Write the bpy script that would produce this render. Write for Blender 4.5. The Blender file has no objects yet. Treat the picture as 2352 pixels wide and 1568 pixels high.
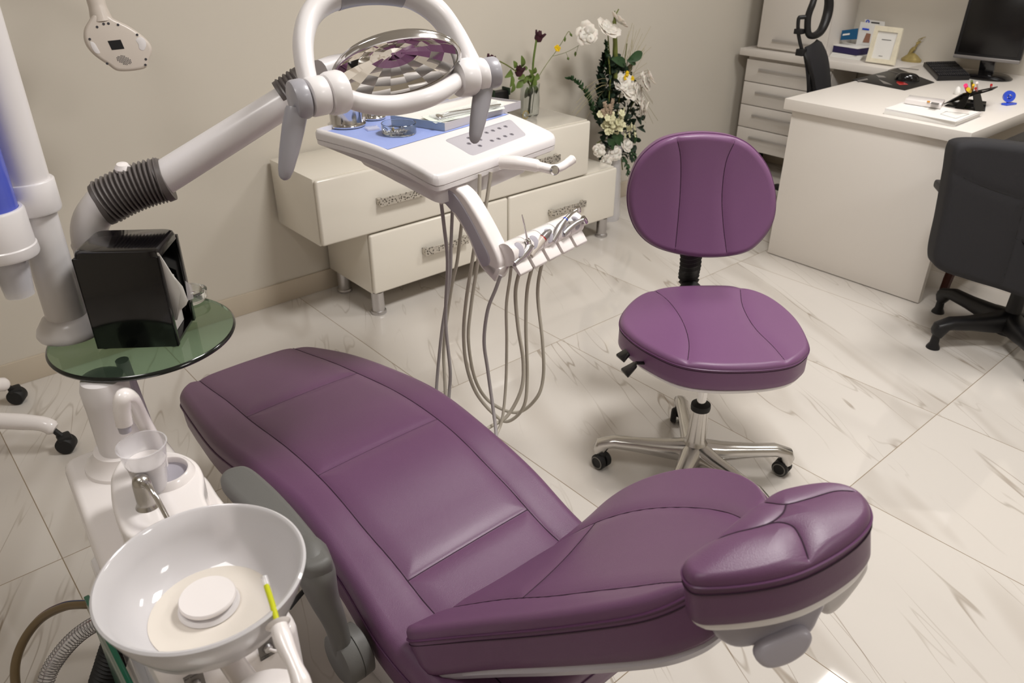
import bpy, bmesh, math, random
import numpy as np
from mathutils import Vector as V, Matrix, Quaternion
random.seed(7); rng = np.random.RandomState(5)
SC = bpy.context.scene; COL = SC.collection
PI = math.pi
# ------------------------------------------------------------------ camera model (calibrated)
F = 1790.0; H = 1.52
YAW, PITCH, ROLL = .856, .5086, -.0037
ca, sa, cb, sb, cc, sc_ = math.cos(YAW), math.sin(YAW), math.cos(PITCH), math.sin(PITCH), math.cos(ROLL), math.sin(ROLL)
FWD = V((ca*cb, sa*cb, -sb)); RT0 = V((sa, -ca, 0)); DN0 = FWD.cross(RT0)
RT = RT0*cc + DN0*sc_; DN = -RT0*sc_ + DN0*cc
CAM = V((0, 0, H)); FH = V((ca, sa, 0))
def ray(px, py): return RT*((px-1176)/F) + DN*((py-784)/F) + FWD
def at(px, py, z): d = ray(px, py); return CAM + d*((z-H)/d.z)
def aty(px, py, y): d = ray(px, py); return CAM + d*(y/d.y)
def atx(px, py, x): d = ray(px, py); return CAM + d*(x/d.x)
def atd(px, py, dep): return CAM + ray(px, py)*dep
def ath(px, py, D): d = ray(px, py); return CAM + d*(D/d.dot(FH))
def atp(px, py, P, N): d = ray(px, py); return CAM + d*((P-CAM).dot(N)/d.dot(N))
def zover(px, py, P):   # height of the pixel's ray above plan point P
    d = ray(px, py); t = (P.x*d.x+P.y*d.y)/(d.x*d.x+d.y*d.y); return H + d.z*t
def prj(p):
    q = V(p)-CAM; return (round(1176+F*q.dot(RT)/q.dot(FWD)), round(784+F*q.dot(DN)/q.dot(FWD)))
def c8(r, g, b):
    f = lambda u: (u/255/12.92) if u/255 <= .04045 else ((u/255+.055)/1.055)**2.4
    return (f(r), f(g), f(b), 1)
# ------------------------------------------------------------------ materials
def mat(name, col, rough=.5, metal=0, coat=0, trans=0, ior=1.45, bump=0, bscale=300, var=0, vscale=8, spec=.5, alpha=1, emit=None, estr=0, coatr=.1, sss=0):
    m = bpy.data.materials.new(name); m.use_nodes = True; nt = m.node_tree; b = nt.nodes['Principled BSDF']
    c = c8(*col) if max(col) > 1.001 or len(col) == 3 and isinstance(col[0], int) else (*col, 1)
    b.inputs['Base Color'].default_value = c; b.inputs['Roughness'].default_value = rough; b.inputs['Metallic'].default_value = metal
    b.inputs['Coat Weight'].default_value = coat; b.inputs['Coat Roughness'].default_value = coatr
    b.inputs['Transmission Weight'].default_value = trans; b.inputs['IOR'].default_value = ior
    b.inputs['Specular IOR Level'].default_value = spec; b.inputs['Alpha'].default_value = alpha
    if sss: b.inputs['Subsurface Weight'].default_value = sss; b.inputs['Subsurface Scale'].default_value = .01
    if emit: b.inputs['Emission Color'].default_value = c8(*emit); b.inputs['Emission Strength'].default_value = estr
    tc = nt.nodes.new('ShaderNodeTexCoord')
    if bump:
        n = nt.nodes.new('ShaderNodeTexNoise'); n.inputs['Scale'].default_value = bscale; n.inputs['Detail'].default_value = 3
        bp = nt.nodes.new('ShaderNodeBump'); bp.inputs['Strength'].default_value = bump; bp.inputs['Distance'].default_value = .002
        nt.links.new(tc.outputs['Object'], n.inputs['Vector']); nt.links.new(n.outputs['Fac'], bp.inputs['Height']); nt.links.new(bp.outputs['Normal'], b.inputs['Normal'])
    if var:
        n = nt.nodes.new('ShaderNodeTexNoise'); n.inputs['Scale'].default_value = vscale; n.inputs['Detail'].default_value = 4
        nt.links.new(tc.outputs['Object'], n.inputs['Vector'])
        mx = nt.nodes.new('ShaderNodeMix'); mx.data_type = 'RGBA'
        mx.inputs[6].default_value = tuple(max(0, v*(1-var)) for v in c[:3])+(1,); mx.inputs[7].default_value = tuple(min(1, v*(1+var)) for v in c[:3])+(1,)
        nt.links.new(n.outputs['Fac'], mx.inputs[0]); nt.links.new(mx.outputs[2], b.inputs['Base Color'])
    return m
M = {}
M['wall'] = mat('wall_paint', (206, 199, 187), .75, bump=.05, bscale=60, var=.02, vscale=2)
M['ceil'] = mat('ceiling_paint', (225, 222, 215), .9)
M['gloss'] = mat('gloss_white_panel', (232, 226, 214), .18, coat=.6, var=.01)
M['satin'] = mat('satin_white_board', (222, 216, 209), .4)
M['plast'] = mat('white_plastic', (226, 222, 222), .3, coat=.25)
M['plast2'] = mat('lavender_grey_plastic', (178, 174, 184), .35, coat=.2)
M['plastb'] = mat('bright_white_plastic', (238, 232, 230), .22, coat=.4)
M['grip'] = mat('grey_grip_plastic', (158, 156, 162), .35, coat=.2)
M['beige'] = mat('beige_plastic', (208, 198, 188), .35, coat=.2)
M['beigew'] = mat('milky_bowl_floor', (226, 218, 208), .25, coat=.5)
M['bellow'] = mat('grey_rubber_bellows', (98, 92, 90), .45)
M['arm'] = mat('armrest_grey_rubber', (100, 99, 96), .5, bump=.1, bscale=500)
M['purple'] = mat('purple_leather', (102, 67, 98), .38, bump=.22, bscale=750, var=.06, vscale=5, spec=.5, coat=.12, coatr=.3)
M['purpleb'] = mat('bright_purple_leather', (115, 77, 113), .40, bump=.16, bscale=750, var=.04, vscale=5, spec=.5, coat=.1, coatr=.35)
M['seam'] = mat('thread_and_crease_shade', (44, 16, 40), .7)  # stitch thread, and the shade of deep seam creases put in as dark purple
M['pipe'] = mat('purple_piping', (92, 52, 90), .4)
M['chrome'] = mat('polished_chrome', (215, 213, 212), .12, 1)
M['alu'] = mat('polished_aluminium', (200, 197, 193), .22, 1, var=.06, vscale=20)
M['steel'] = mat('brushed_steel', (205, 203, 204), .32, 1)
M['mirror'] = mat('mirror_facets', (236, 232, 226), .02, 1)
M['black'] = mat('gloss_black_plastic', (9, 8, 10), .12, coat=.3)
M['blackm'] = mat('matte_black_plastic', (20, 19, 21), .45)
M['blackf'] = mat('charcoal_fabric', (36, 35, 38), .8, bump=.3, bscale=700)
M['rubber'] = mat('black_rubber', (26, 25, 25), .6)
M['casterg'] = mat('grey_caster_tread', (110, 108, 102), .5)
M['hose'] = mat('grey_silicone_hose', (176, 169, 156), .4)
M['hose2'] = mat('mauve_grey_hose', (158, 152, 152), .4)
M['navy'] = mat('navy_book_cloth', (40, 30, 78), .5)
M['bluecard'] = mat('blue_card', (20, 84, 126), .4)
M['paper'] = mat('white_paper', (232, 230, 226), .8)
M['paper2'] = mat('embossed_tissue', (226, 222, 216), .9, bump=.5, bscale=500)
M['liner'] = mat('blue_tray_liner', (150, 166, 222), .5, bump=.4, bscale=60)
M['cardb'] = mat('pale_blue_box_side', (160, 176, 196), .5)
M['bluecup'] = mat('blue_clear_plastic', (92, 106, 214), .2, alpha=.78, coat=.3)
M['wood'] = mat('dark_red_wood', (62, 24, 14), .4, var=.3, vscale=30)
M['green'] = mat('leaf_green', (44, 72, 40), .55, var=.3, vscale=30)
M['greenl'] = mat('light_leaf_green', (92, 112, 48), .5, var=.25, vscale=30)
M['greend'] = mat('dark_fern_green', (26, 46, 30), .6, var=.3, vscale=30)
M['stem'] = mat('olive_stem', (104, 112, 52), .5)
M['straw'] = mat('dry_straw', (156, 146, 108), .7)
M['petal'] = mat('white_petal', (232, 224, 214), .6, var=.06, vscale=30, sss=.1)
M['cream'] = mat('cream_petal', (222, 218, 180), .6, var=.1, vscale=40)
M['dried'] = mat('dried_rose', (58, 16, 32), .7, var=.3, vscale=40)
M['yellow'] = mat('yellow_petal', (232, 196, 20), .5)
M['red'] = mat('red_button', (176, 24, 26), .3, coat=.4)
M['tan'] = mat('dried_tan_flower', (176, 156, 136), .8)
M['gold'] = mat('pale_gold_ornament', (172, 154, 100), .35, .4, var=.3, vscale=60)
M['frame'] = mat('cream_gilt_frame', (230, 222, 200), .4, var=.16, vscale=40, bump=.4, bscale=120)
M['screen'] = mat('dark_screen', (12, 10, 10), .25)
M['silver'] = mat('silver_plastic', (128, 124, 122), .35, .3)
M['panelg'] = mat('grey_keypad', (182, 178, 184), .35)
M['btn'] = mat('grey_button', (120, 116, 124), .4)
M['ink'] = mat('dark_ink', (60, 58, 62), .6)
M['lime'] = mat('lime_clear_straw', (196, 200, 40), .25)
M['green2'] = mat('green_glass_edge', (16, 92, 68), .2, coat=.3)
M['brownh'] = mat('brown_clear_hose', (112, 94, 66), .3, coat=.3)
M['blueln'] = mat('blue_stripe', (32, 66, 110), .4)
M['redln'] = mat('dark_red_stripe', (120, 60, 50), .4)
M['stain'] = mat('stone_beige', (196, 184, 166), .35)
M['pink'] = mat('pink_plastic', (236, 50, 120), .4); M['bluep'] = mat('blue_plastic', (50, 84, 214), .3, coat=.3)
M['skin'] = mat('printed_warm_tone', (150, 108, 88), .5)
M['lightp'] = mat('ceiling_light_diffuser', (255, 250, 240), .5, emit=(255, 250, 244), estr=5.0)
def glass(name, col, dens=0, rough=.0, ior=1.5, frost=0):
    m = mat(name, col, rough, trans=1.0, ior=ior); return m
M['glass'] = glass('clear_glass', (244, 248, 248))
M['glassg'] = mat('green_tinted_glass', (158, 188, 160), .03, trans=.93, ior=1.15, coat=.5)
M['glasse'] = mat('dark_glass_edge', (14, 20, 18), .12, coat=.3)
M['cupm'] = mat('clear_cup_plastic', (240, 238, 242), .12, alpha=.34, coat=.5)
M['bowl'] = mat('translucent_bowl_glass', (244, 241, 243), .3, trans=.38, ior=1.12, coat=.7, coatr=.04)
def floor_mat():
    m = bpy.data.materials.new('marble_tile'); m.use_nodes = True; nt = m.node_tree; b = nt.nodes['Principled BSDF']; N = nt.nodes.new; L = nt.links.new
    b.inputs['Roughness'].default_value = .09; b.inputs['Specular IOR Level'].default_value = .5
    tc = N('ShaderNodeTexCoord'); sp = N('ShaderNodeSeparateXYZ'); L(tc.outputs['Object'], sp.inputs[0])
    def mth(op, a, b_=None, clamp=False):
        n = N('ShaderNodeMath'); n.operation = op; n.use_clamp = clamp
        for i, v in enumerate((a, b_)):
            if v is None: continue
            if isinstance(v, (int, float)): n.inputs[i].default_value = v
            else: L(v, n.inputs[i])
        return n.outputs[0]
    def line(ax, off, per, w):
        u = mth('DIVIDE', mth('SUBTRACT', sp.outputs[ax], off), per)
        f = mth('FRACT', mth('ADD', u, .5)); d = mth('MULTIPLY', mth('ABSOLUTE', mth('SUBTRACT', f, .5)), per)
        idx = mth('FLOOR', u); return mth('LESS_THAN', d, w), idx
    lx, ix = line(0, .1, .615, .0013); ly, iy = line(1, .72, 1.22, .0013)
    grout = mth('MAXIMUM', lx, ly)
    # per-tile offset of the veins
    off = mth('ADD', mth('MULTIPLY', ix, 3.7), mth('MULTIPLY', iy, 7.3))
    cmb = N('ShaderNodeCombineXYZ'); L(off, cmb.inputs[0]); L(mth('MULTIPLY', off, .6), cmb.inputs[1])
    add = N('ShaderNodeVectorMath'); L(tc.outputs['Object'], add.inputs[0]); L(cmb.outputs[0], add.inputs[1])
    def vein(scale, rot, stretch, width, detail=6, dist=1.2, seed=0):
        mp = N('ShaderNodeMapping'); mp.inputs['Rotation'].default_value = (0, 0, rot); mp.inputs['Location'].default_value = (seed, seed, 0)
        mp.inputs['Scale'].default_value = (1, stretch, 1)
        mr = N('ShaderNodeMapping'); mr.vector_type = 'POINT'
        L(add.outputs[0], mp.inputs['Vector'])
        n = N('ShaderNodeTexNoise'); n.inputs['Scale'].default_value = scale; n.inputs['Detail'].default_value = detail; n.inputs['Roughness'].default_value = .6; n.inputs['Distortion'].default_value = dist
        # rotate first, then stretch
        mp.vector_type = 'POINT'; mp.inputs['Scale'].default_value = (1, 1, 1)
        mr.inputs['Scale'].default_value = (1, stretch, 1)
        L(mp.outputs[0], mr.inputs['Vector']); L(mr.outputs[0], n.inputs['Vector'])
        a = mth('ABSOLUTE', mth('SUBTRACT', n.outputs['Fac'], .5))
        r = N('ShaderNodeMapRange'); r.inputs['From Min'].default_value = 0; r.inputs['From Max'].default_value = width
        r.inputs['To Min'].default_value = 1; r.inputs['To Max'].default_value = 0; r.interpolation_type = 'SMOOTHSTEP'
        L(a, r.inputs['Value']); return r.outputs[0]
    v1 = vein(2.1, .40, .13, .0048, 3.8, .35); v2 = vein(3.6, .46, .12, .0055, 3.5, .3, seed=3.1); v3 = vein(1.4, .40, .22, .05, 3, .6, seed=8)
    msk = N('ShaderNodeTexNoise'); msk.inputs['Scale'].default_value = 2.2; L(add.outputs[0], msk.inputs['Vector'])
    mr = N('ShaderNodeMapRange'); mr.inputs['From Min'].default_value = .42; mr.inputs['From Max'].default_value = .62; L(msk.outputs['Fac'], mr.inputs['Value'])
    vv = mth('ADD', mth('MULTIPLY', mth('MULTIPLY', v1, mr.outputs[0]), .72), mth('MULTIPLY', mth('MULTIPLY', v2, mr.outputs[0]), .5))
    vv = mth('ADD', vv, mth('MULTIPLY', v3, .22), True)
    c1 = N('ShaderNodeMix'); c1.data_type = 'RGBA'; c1.inputs[6].default_value = c8(210, 204, 197); c1.inputs[7].default_value = c8(146, 132, 116); L(vv, c1.inputs[0])
    c2 = N('ShaderNodeMix'); c2.data_type = 'RGBA'; c2.inputs[7].default_value = c8(140, 124, 102); L(c1.outputs[2], c2.inputs[6]); L(grout, c2.inputs[0])
    L(c2.outputs[2], b.inputs['Base Color'])
    rr = mth('ADD', mth('MULTIPLY', grout, .5), .05); L(rr, b.inputs['Roughness'])
    return m
M['floor'] = floor_mat()
def emboss():
    m = mat('embossed_handle_metal', (196, 190, 180), .3, .6); nt = m.node_tree; b = nt.nodes['Principled BSDF']
    v = nt.nodes.new('ShaderNodeTexVoronoi'); v.inputs['Scale'].default_value = 110
    tc = nt.nodes.new('ShaderNodeTexCoord'); nt.links.new(tc.outputs['Object'], v.inputs['Vector'])
    r = nt.nodes.new('ShaderNodeValToRGB'); r.color_ramp.elements[0].position = .3; r.color_ramp.elements[0].color = c8(92, 86, 78); r.color_ramp.elements[1].position = .42; r.color_ramp.elements[1].color = c8(206, 200, 190)
    nt.links.new(v.outputs['Distance'], r.inputs[0]); nt.links.new(r.outputs[0], b.inputs['Base Color'])
    bp = nt.nodes.new('ShaderNodeBump'); bp.inputs['Strength'].default_value = .8; nt.links.new(v.outputs['Distance'], bp.inputs['Height']); nt.links.new(bp.outputs[0], b.inputs['Normal'])
    return m
M['emboss'] = emboss()
# ------------------------------------------------------------------ mesh tools
ORG = {}
class MB:
    def __init__(s): s.v = []; s.f = []; s.mi = []; s.cur = 0
    def add(s, vs, fs):
        o = len(s.v); s.v += [V(p) for p in vs]; s.f += [tuple(i+o for i in f) for f in fs]; s.mi += [s.cur]*len(fs); return s
    def box(s, lo, hi, bev=0, seg=2, R=None, piv=None):
        lo = V(lo); hi = V(hi)
        bm = bmesh.new(); bmesh.ops.create_cube(bm, size=1)
        for v in bm.verts: v.co = V(((lo[i]+hi[i])/2 + v.co[i]*(hi[i]-lo[i])) for i in range(3))
        if bev: bmesh.ops.bevel(bm, geom=list(bm.edges)+list(bm.verts), offset=bev, segments=seg, profile=.5, affect='EDGES')
        vs = [v.co.copy() for v in bm.verts]
        if R is not None:
            c = V(piv) if piv is not None else (lo+hi)/2
            vs = [c + R@(p-c) for p in vs]
        bm.verts.index_update(); fs = [[v.index for v in f.verts] for f in bm.faces]; bm.free(); return s.add(vs, fs)
    def hexa(s, b, t, bev=0, seg=2):   # 4 bottom, 4 top points
        bm = bmesh.new(); vv = [bm.verts.new(V(p)) for p in list(b)+list(t)]
        for f in ((3, 2, 1, 0), (4, 5, 6, 7), (0, 1, 5, 4), (1, 2, 6, 5), (2, 3, 7, 6), (3, 0, 4, 7)): bm.faces.new([vv[i] for i in f])
        bmesh.ops.recalc_face_normals(bm, faces=bm.faces)
        if bev: bmesh.ops.bevel(bm, geom=list(bm.edges)+list(bm.verts), offset=bev, segments=seg, profile=.5, affect='EDGES')
        bm.verts.index_update(); vs = [v.co.copy() for v in bm.verts]; fs = [[v.index for v in f.verts] for f in bm.faces]; bm.free(); return s.add(vs, fs)
    def loft(s, rings, cap=True, closed=True):
        n = len(rings[0]); vs = [p for r in rings for p in r]; fs = []
        for i in range(len(rings)-1):
            for j in range(n if closed else n-1):
                a = i*n+j; b = i*n+(j+1) % n; fs.append((a, b, b+n, a+n))
        if cap: fs.append(tuple(range(n))[::-1]); fs.append(tuple((len(rings)-1)*n+j for j in range(n)))
        return s.add(vs, fs)
    def tube(s, pts, r, n=12, cap=True, flat=1.0, up=None):
        pts = [V(p) for p in pts]; m = len(pts); rs = r if isinstance(r, (list, tuple)) else [r]*m
        T = [(pts[min(i+1, m-1)]-pts[max(i-1, 0)]).normalized() for i in range(m)]
        u = V(up) if up is not None else (V((0, 0, 1)) if abs(T[0].z) < .9 else V((1, 0, 0)))
        rings = []
        for i in range(m):
            t = T[i]; a = (u - t*u.dot(t))
            if a.length < 1e-6: a = t.orthogonal()
            a.normalize(); b = t.cross(a)
            if up is None: u = a
            rings.append([pts[i]+(a*math.cos(2*PI*k/n)*flat+b*math.sin(2*PI*k/n))*rs[i] for k in range(n)])
        return s.loft(rings, cap)
    def lathe(s, prof, o, ax=(0, 0, 1), n=32, cap=True, ell=1.0, ref=None):
        ax = V(ax).normalized(); a = V(ref) if ref is not None else ax.orthogonal(); a = (a-ax*a.dot(ax)).normalized(); b = ax.cross(a); o = V(o)
        rings = [[o+ax*z+(a*math.cos(2*PI*k/n)+b*math.sin(2*PI*k/n)*ell)*max(r, 1e-5) for k in range(n)] for r, z in prof]
        return s.loft(rings, cap)
    def slab(s, out, nrm, thick, r=.003, steps=3, rb=None):  # rounded plate from an outline; nrm = up, thickness goes down
        out = [V(p) for p in out]; n = len(out); nrm = V(nrm).normalized(); c = sum(out, V())/n
        offs = []
        for i in range(n):
            e1 = (out[i]-out[i-1]).normalized(); e2 = (out[(i+1) % n]-out[i]).normalized()
            t = (e1+e2); t = t.normalized() if t.length > 1e-6 else e1
            o = t.cross(nrm); o = o if o.dot(out[i]-c) > 0 else -o; offs.append(o.normalized())
        rb = r if rb is None else rb; rings = []
        for k in range(steps+1):
            a = k/steps*PI/2; rings.append([p-o*r*(1-math.sin(a))-nrm*r*(1-math.cos(a)) for p, o in zip(out, offs)])
        for k in range(steps+1):
            a = k/steps*PI/2; rings.append([p-o*rb*(1-math.cos(a))-nrm*(thick-rb+rb*math.sin(a)) for p, o in zip(out, offs)])
        return s.loft(rings, True)
def mesh_from(name, mb):
    me = bpy.data.meshes.new(name); me.from_pydata([tuple(p) for p in mb.v], [], mb.f)
    me.polygons.foreach_set('material_index', mb.mi)
    bm = bmesh.new(); bm.from_mesh(me); bmesh.ops.recalc_face_normals(bm, faces=bm.faces); bm.to_mesh(me); bm.free()
    return me
def obj(name, mb, mats, parent=None, sharp=38, smooth=True, mod=None):
    mats = mats if isinstance(mats, (list, tuple)) else [mats]
    if parent is not None: org = ORG[parent.name]
    else:
        xs = [p.x for p in mb.v]; ys = [p.y for p in mb.v]; zs = [p.z for p in mb.v]
        org = V(((min(xs)+max(xs))/2, (min(ys)+max(ys))/2, min(zs)))
    for p in mb.v: p -= org
    me = mesh_from(name, mb)
    for m in mats: me.materials.append(M[m] if isinstance(m, str) else m)
    if smooth:
        me.polygons.foreach_set('use_smooth', [True]*len(me.polygons)); me.set_sharp_from_angle(angle=math.radians(sharp))
    o = bpy.data.objects.new(name, me); COL.objects.link(o); ORG[o.name] = org
    if parent is not None: o.parent = parent
    else: o.location = org
    return o
def tag(o, label, cat, group=None, kind=None):
    o['label'] = label; o['category'] = cat
    if group: o['group'] = group
    if kind: o['kind'] = kind
    return o
def thing(name, loc, label, cat, group=None):
    o = bpy.data.objects.new(name, None); COL.objects.link(o); o.location = V(loc); o.empty_display_size = .05; ORG[o.name] = V(loc); return tag(o, label, cat, group)
def struct(name, mb, m, **k): o = obj(name, mb, m, **k); o['kind'] = 'structure'; return o
def copy_tree(o, parent=None):
    c = o.copy(); COL.objects.link(c); c.parent = parent
    for ch in list(o.children): copy_tree(ch, c)
    return c
def crv(pts, n=8, closed=False):   # catmull-rom
    pts = [V(p) for p in pts]; m = len(pts); out = []
    g = (lambda i: pts[i % m]) if closed else (lambda i: pts[0]*2-pts[1] if i < 0 else (pts[-1]*2-pts[-2] if i >= m else pts[i]))
    for i in range(m if closed else m-1):
        p0, p1, p2, p3 = g(i-1), g(i), g(i+1), g(i+2)
        for k in range(n):
            t = k/n; out.append(.5*((2*p1)+(p2-p0)*t+(2*p0-5*p1+4*p2-p3)*t*t+(3*p1-p0-3*p2+p3)*t**3))
    if not closed: out.append(pts[-1].copy())
    return out
def icr(vals, t):   # catmull on scalars / vectors, t in 0..1
    m = len(vals)-1; x = min(max(t, 0), 1)*m; i = min(int(x), m-1); f = x-i
    p1, p2 = vals[i], vals[i+1]; p0 = vals[i-1] if i > 0 else p1*2-p2; p3 = vals[i+2] if i+2 <= m else p2*2-p1
    return .5*((2*p1)+(p2-p0)*f+(2*p0-5*p1+4*p2-p3)*f*f+(3*p1-p0-3*p2+p3)*f**3)
def segdist(X, Y, polys):
    D = np.full(X.shape, 9.)
    for pl in polys:
        for (x0, y0), (x1, y1) in zip(pl[:-1], pl[1:]):
            dx, dy = x1-x0, y1-y0; L2 = dx*dx+dy*dy+1e-12
            t = np.clip(((X-x0)*dx+(Y-y0)*dy)/L2, 0, 1); D = np.minimum(D, np.hypot(X-x0-t*dx, Y-y0-t*dy))
    return D
def poly2(pts, n=6): return [(p.x, p.y) for p in crv([V((a, b, 0)) for a, b in pts], n)]
def edgefall(e, r):
    q = np.clip(1-e/r, 0, 1); return r*(1-np.sqrt(np.maximum(0, 1-q*q)))
# disc style pad: outline given as world points lying on plane (P0,N); local frame U,W
def disc_pad(outl, N, thick, r=.014, crown=.012, seams=(), gd=.0035, gs=.0055, rings=70, segs=260, dish=None, under=.6):
    N = V(N).normalized(); c = sum(outl, V())/len(outl); U = (outl[0]-c); U = (U-N*U.dot(N)).normalized(); W = N.cross(U)
    o = crv(outl, 24, True)
    ang = []; rad = []
    for p in o: q = p-c; ang.append(math.atan2(q.dot(W), q.dot(U))); rad.append(math.hypot(q.dot(W), q.dot(U)))
    idx = np.argsort(ang); A = np.array(ang)[idx]; R_ = np.array(rad)[idx]
    th = np.linspace(-PI, PI, segs, endpoint=False); Rt = np.interp(th, np.concatenate([A-2*PI, A, A+2*PI]), np.tile(R_, 3))
    k = np.linspace(0, 1, rings+1); rho = 1-(1-k)**1.35
    RHO, TH = np.meshgrid(rho, th, indexing='ij'); RR = RHO*Rt[None, :]
    X = RR*np.cos(TH); Y = RR*np.sin(TH); E = (1-RHO)*Rt[None, :]
    Z = -edgefall(E, r) + crown*(1-RHO**2)
    loc = lambda p: ((V(p)-c).dot(U), (V(p)-c).dot(W))
    S = [poly2([loc(p) for p in s], 8) for s in seams]
    if S:
        D = segdist(X, Y, S); Z = Z-gd*np.exp(-D/gs)*np.clip(E/.006, 0, 1) - gd*.9*np.exp(-(D/.02)**2)*np.clip(E/.01, 0, 1)
    if dish is not None: Z = Z+dish(X, Y)
    vs = [c+U*float(x)+W*float(y)+N*float(z) for x, y, z in zip(X.ravel(), Y.ravel(), Z.ravel())]
    nr = rings+1; fs = []
    for i in range(nr-1):
        for j in range(segs):
            a = i*segs+j; b = i*segs+(j+1) % segs; fs.append((a, b, b+segs, a+segs))
    base = (nr-1)*segs; last = [vs[base+j] for j in range(segs)]
    lst = base
    for dz, ins in ((thick*.3, 0), (thick*.7, 0), (thick-.004, .0), (thick, .004), (thick, .03)):
        st = len(vs)
        for j in range(segs):
            p = last[j]; q = p-c; rd = (q-N*q.dot(N)).normalized(); vs.append(p-N*(dz-r*.0)-rd*ins)
        for j in range(segs): fs.append((lst+j, lst+(j+1) % segs, st+(j+1) % segs, st+j))
        lst = st
    fs.append(tuple(lst+j for j in range(segs)))
    mb = MB(); mb.add(vs, fs)
    rim = [last[j] for j in range(0, segs, 2)]
    sl = []
    for s in S:
        pts = []
        for x, y in s:
            rr = math.hypot(x, y); t_ = math.atan2(y, x); Ro = np.interp(t_, th, Rt); rh = min(rr/Ro, 1.0)
            e = (1-rh)*Ro; q = max(0, 1-e/r); z = -r*(1-math.sqrt(max(0, 1-q*q))) + crown*(1-rh**2) - gd*1.75
            if dish is not None: z += float(dish(np.array(x), np.array(y)))
            if rh < .985: pts.append(c+U*x+W*y+N*z)
        sl.append(pts)
    return mb, rim, sl
# strip pad: stations of (near, far) world points
def strip_pad(near, far, thick, r=.02, crown=.01, seams=(), gd=.0035, gs=.0055, ns=150, nt=320, rc0=.05, rc1=.05, dish=0.0, wallk=1.0):
    near = [V(p) for p in near]; far = [V(p) for p in far]
    T = np.linspace(0, 1, nt+1); T = T-.35*np.sin(2*PI*T)/(2*PI)*1.0
    C_ = [(icr(near, t)+icr(far, t))/2 for t in T]
    Lc = np.concatenate([[0], np.cumsum([(C_[i+1]-C_[i]).length for i in range(nt)])]); L = Lc[-1]
    Sg = np.linspace(-1, 1, ns+1); Sg = Sg+.22*np.sin(PI*Sg)/PI*1.4
    Sg = np.sign(Sg)*np.minimum(np.abs(Sg)/np.max(np.abs(Sg)), 1)
    P = []; W_ = []
    X = np.zeros((nt+1, ns+1)); Y = np.zeros_like(X); E = np.zeros_like(X); grid = []
    for i, t in enumerate(T):
        a, b = icr(near, t), icr(far, t); w = (b-a).length/2; y = Lc[i]; ins = 0
        if y < rc0: ins = rc0-math.sqrt(max(0, rc0**2-(rc0-y)**2))
        if L-y < rc1: ins = max(ins, rc1-math.sqrt(max(0, rc1**2-(rc1-(L-y))**2)))
        k = (w-ins)/w; m = (a+b)/2; row = []
        for j, s_ in enumerate(Sg):
            row.append(m+(b-a)*.5*float(s_)*k); X[i, j] = s_*(w-ins); Y[i, j] = y; E[i, j] = min((1-abs(s_))*(w-ins)+ins*0, y, L-y)
        grid.append(row); W_.append(w)
    Nn = []
    for i in range(nt+1):
        i0, i1 = max(i-1, 0), min(i+1, nt); rowN = []
        j0, j1 = 0, ns
        tv = (C_[i1]-C_[i0]).normalized(); sv = (grid[i][ns]-grid[i][0]).normalized(); n = sv.cross(tv).normalized(); n = n if n.z > 0 else -n
        Nn.append(n)
    U_ = X/np.array(W_)[:, None]
    Z = -edgefall(E, r)+crown*(1-U_**2)+dish*(U_**2)
    Wa = np.array(W_)
    def met(s_, t_): y = float(np.interp(t_, T, Lc)); return (s_*float(np.interp(t_, T, Wa)), y)
    S = [poly2([met(*p) for p in s], 8) for s in seams]
    if S:
        D = segdist(X, Y, S); Z = Z-gd*np.exp(-D/gs)*np.clip(E/.006, 0, 1)-gd*.9*np.exp(-(D/.022)**2)*np.clip(E/.01, 0, 1)
    vs = []; 
    for i in range(nt+1):
        for j in range(ns+1): vs.append(grid[i][j]+Nn[i]*float(Z[i, j]))
    fs = []; n1 = ns+1
    for i in range(nt):
        for j in range(ns): a = i*n1+j; fs.append((a, a+1, a+1+n1, a+n1))
    bd = [(0, j) for j in range(ns+1)]+[(i, ns) for i in range(1, nt+1)]+[(nt, j) for j in range(ns-1, -1, -1)]+[(i, 0) for i in range(nt-1, 0, -1)]
    ring = [i*n1+j for i, j in bd]; lst = ring; ctr = sum(C_, V())/len(C_)
    for dz, ins in ((thick*.33, 0), (thick*.7, 0), (thick-.005, .001), (thick, .006), (thick, .03)):
        st = len(vs); new = []
        for q, (i, j) in enumerate(bd):
            sv = (grid[i][ns]-grid[i][0]).normalized(); s_ = -1 if j < ns/2 else 1
            k = ins*min(1, abs(j-ns/2)/(ns/2)*2)
            tv = (C_[min(i+1, nt)]-C_[max(i-1, 0)]).normalized(); ti = ins if i < nt*.06 else (-ins if i > nt*.94 else 0)
            vs.append(vs[ring[q]]-Nn[i]*dz*wallk-sv*s_*k+tv*ti); new.append(st+q)
        nb = len(bd)
        for q in range(nb): fs.append((lst[q], lst[(q+1) % nb], new[(q+1) % nb], new[q]))
        lst = new
    fs.append(tuple(lst))
    mb = MB(); mb.add(vs, fs)
    def surf(x, y, lift=0):
        t_ = float(np.interp(y, Lc, T)); a, b = icr(near, t_), icr(far, t_); w = (b-a).length/2; i = int(np.clip(np.searchsorted(Lc, y), 0, nt))
        u = x/w; e = min(w-abs(x), y, L-y); q = min(1, max(0, 1-e/r)); z = -r*(1-math.sqrt(max(0, 1-q*q)))+crown*(1-u*u)+dish*u*u
        return (a+b)/2+(b-a)*.5*u+Nn[i]*(z+lift)
    sl = [[surf(x, y, -gd*1.75) for x, y in s if y > .004 and y < L-.004] for s in S]
    rim = [vs[k] for k in ring]
    return mb, rim, sl, surf
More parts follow.
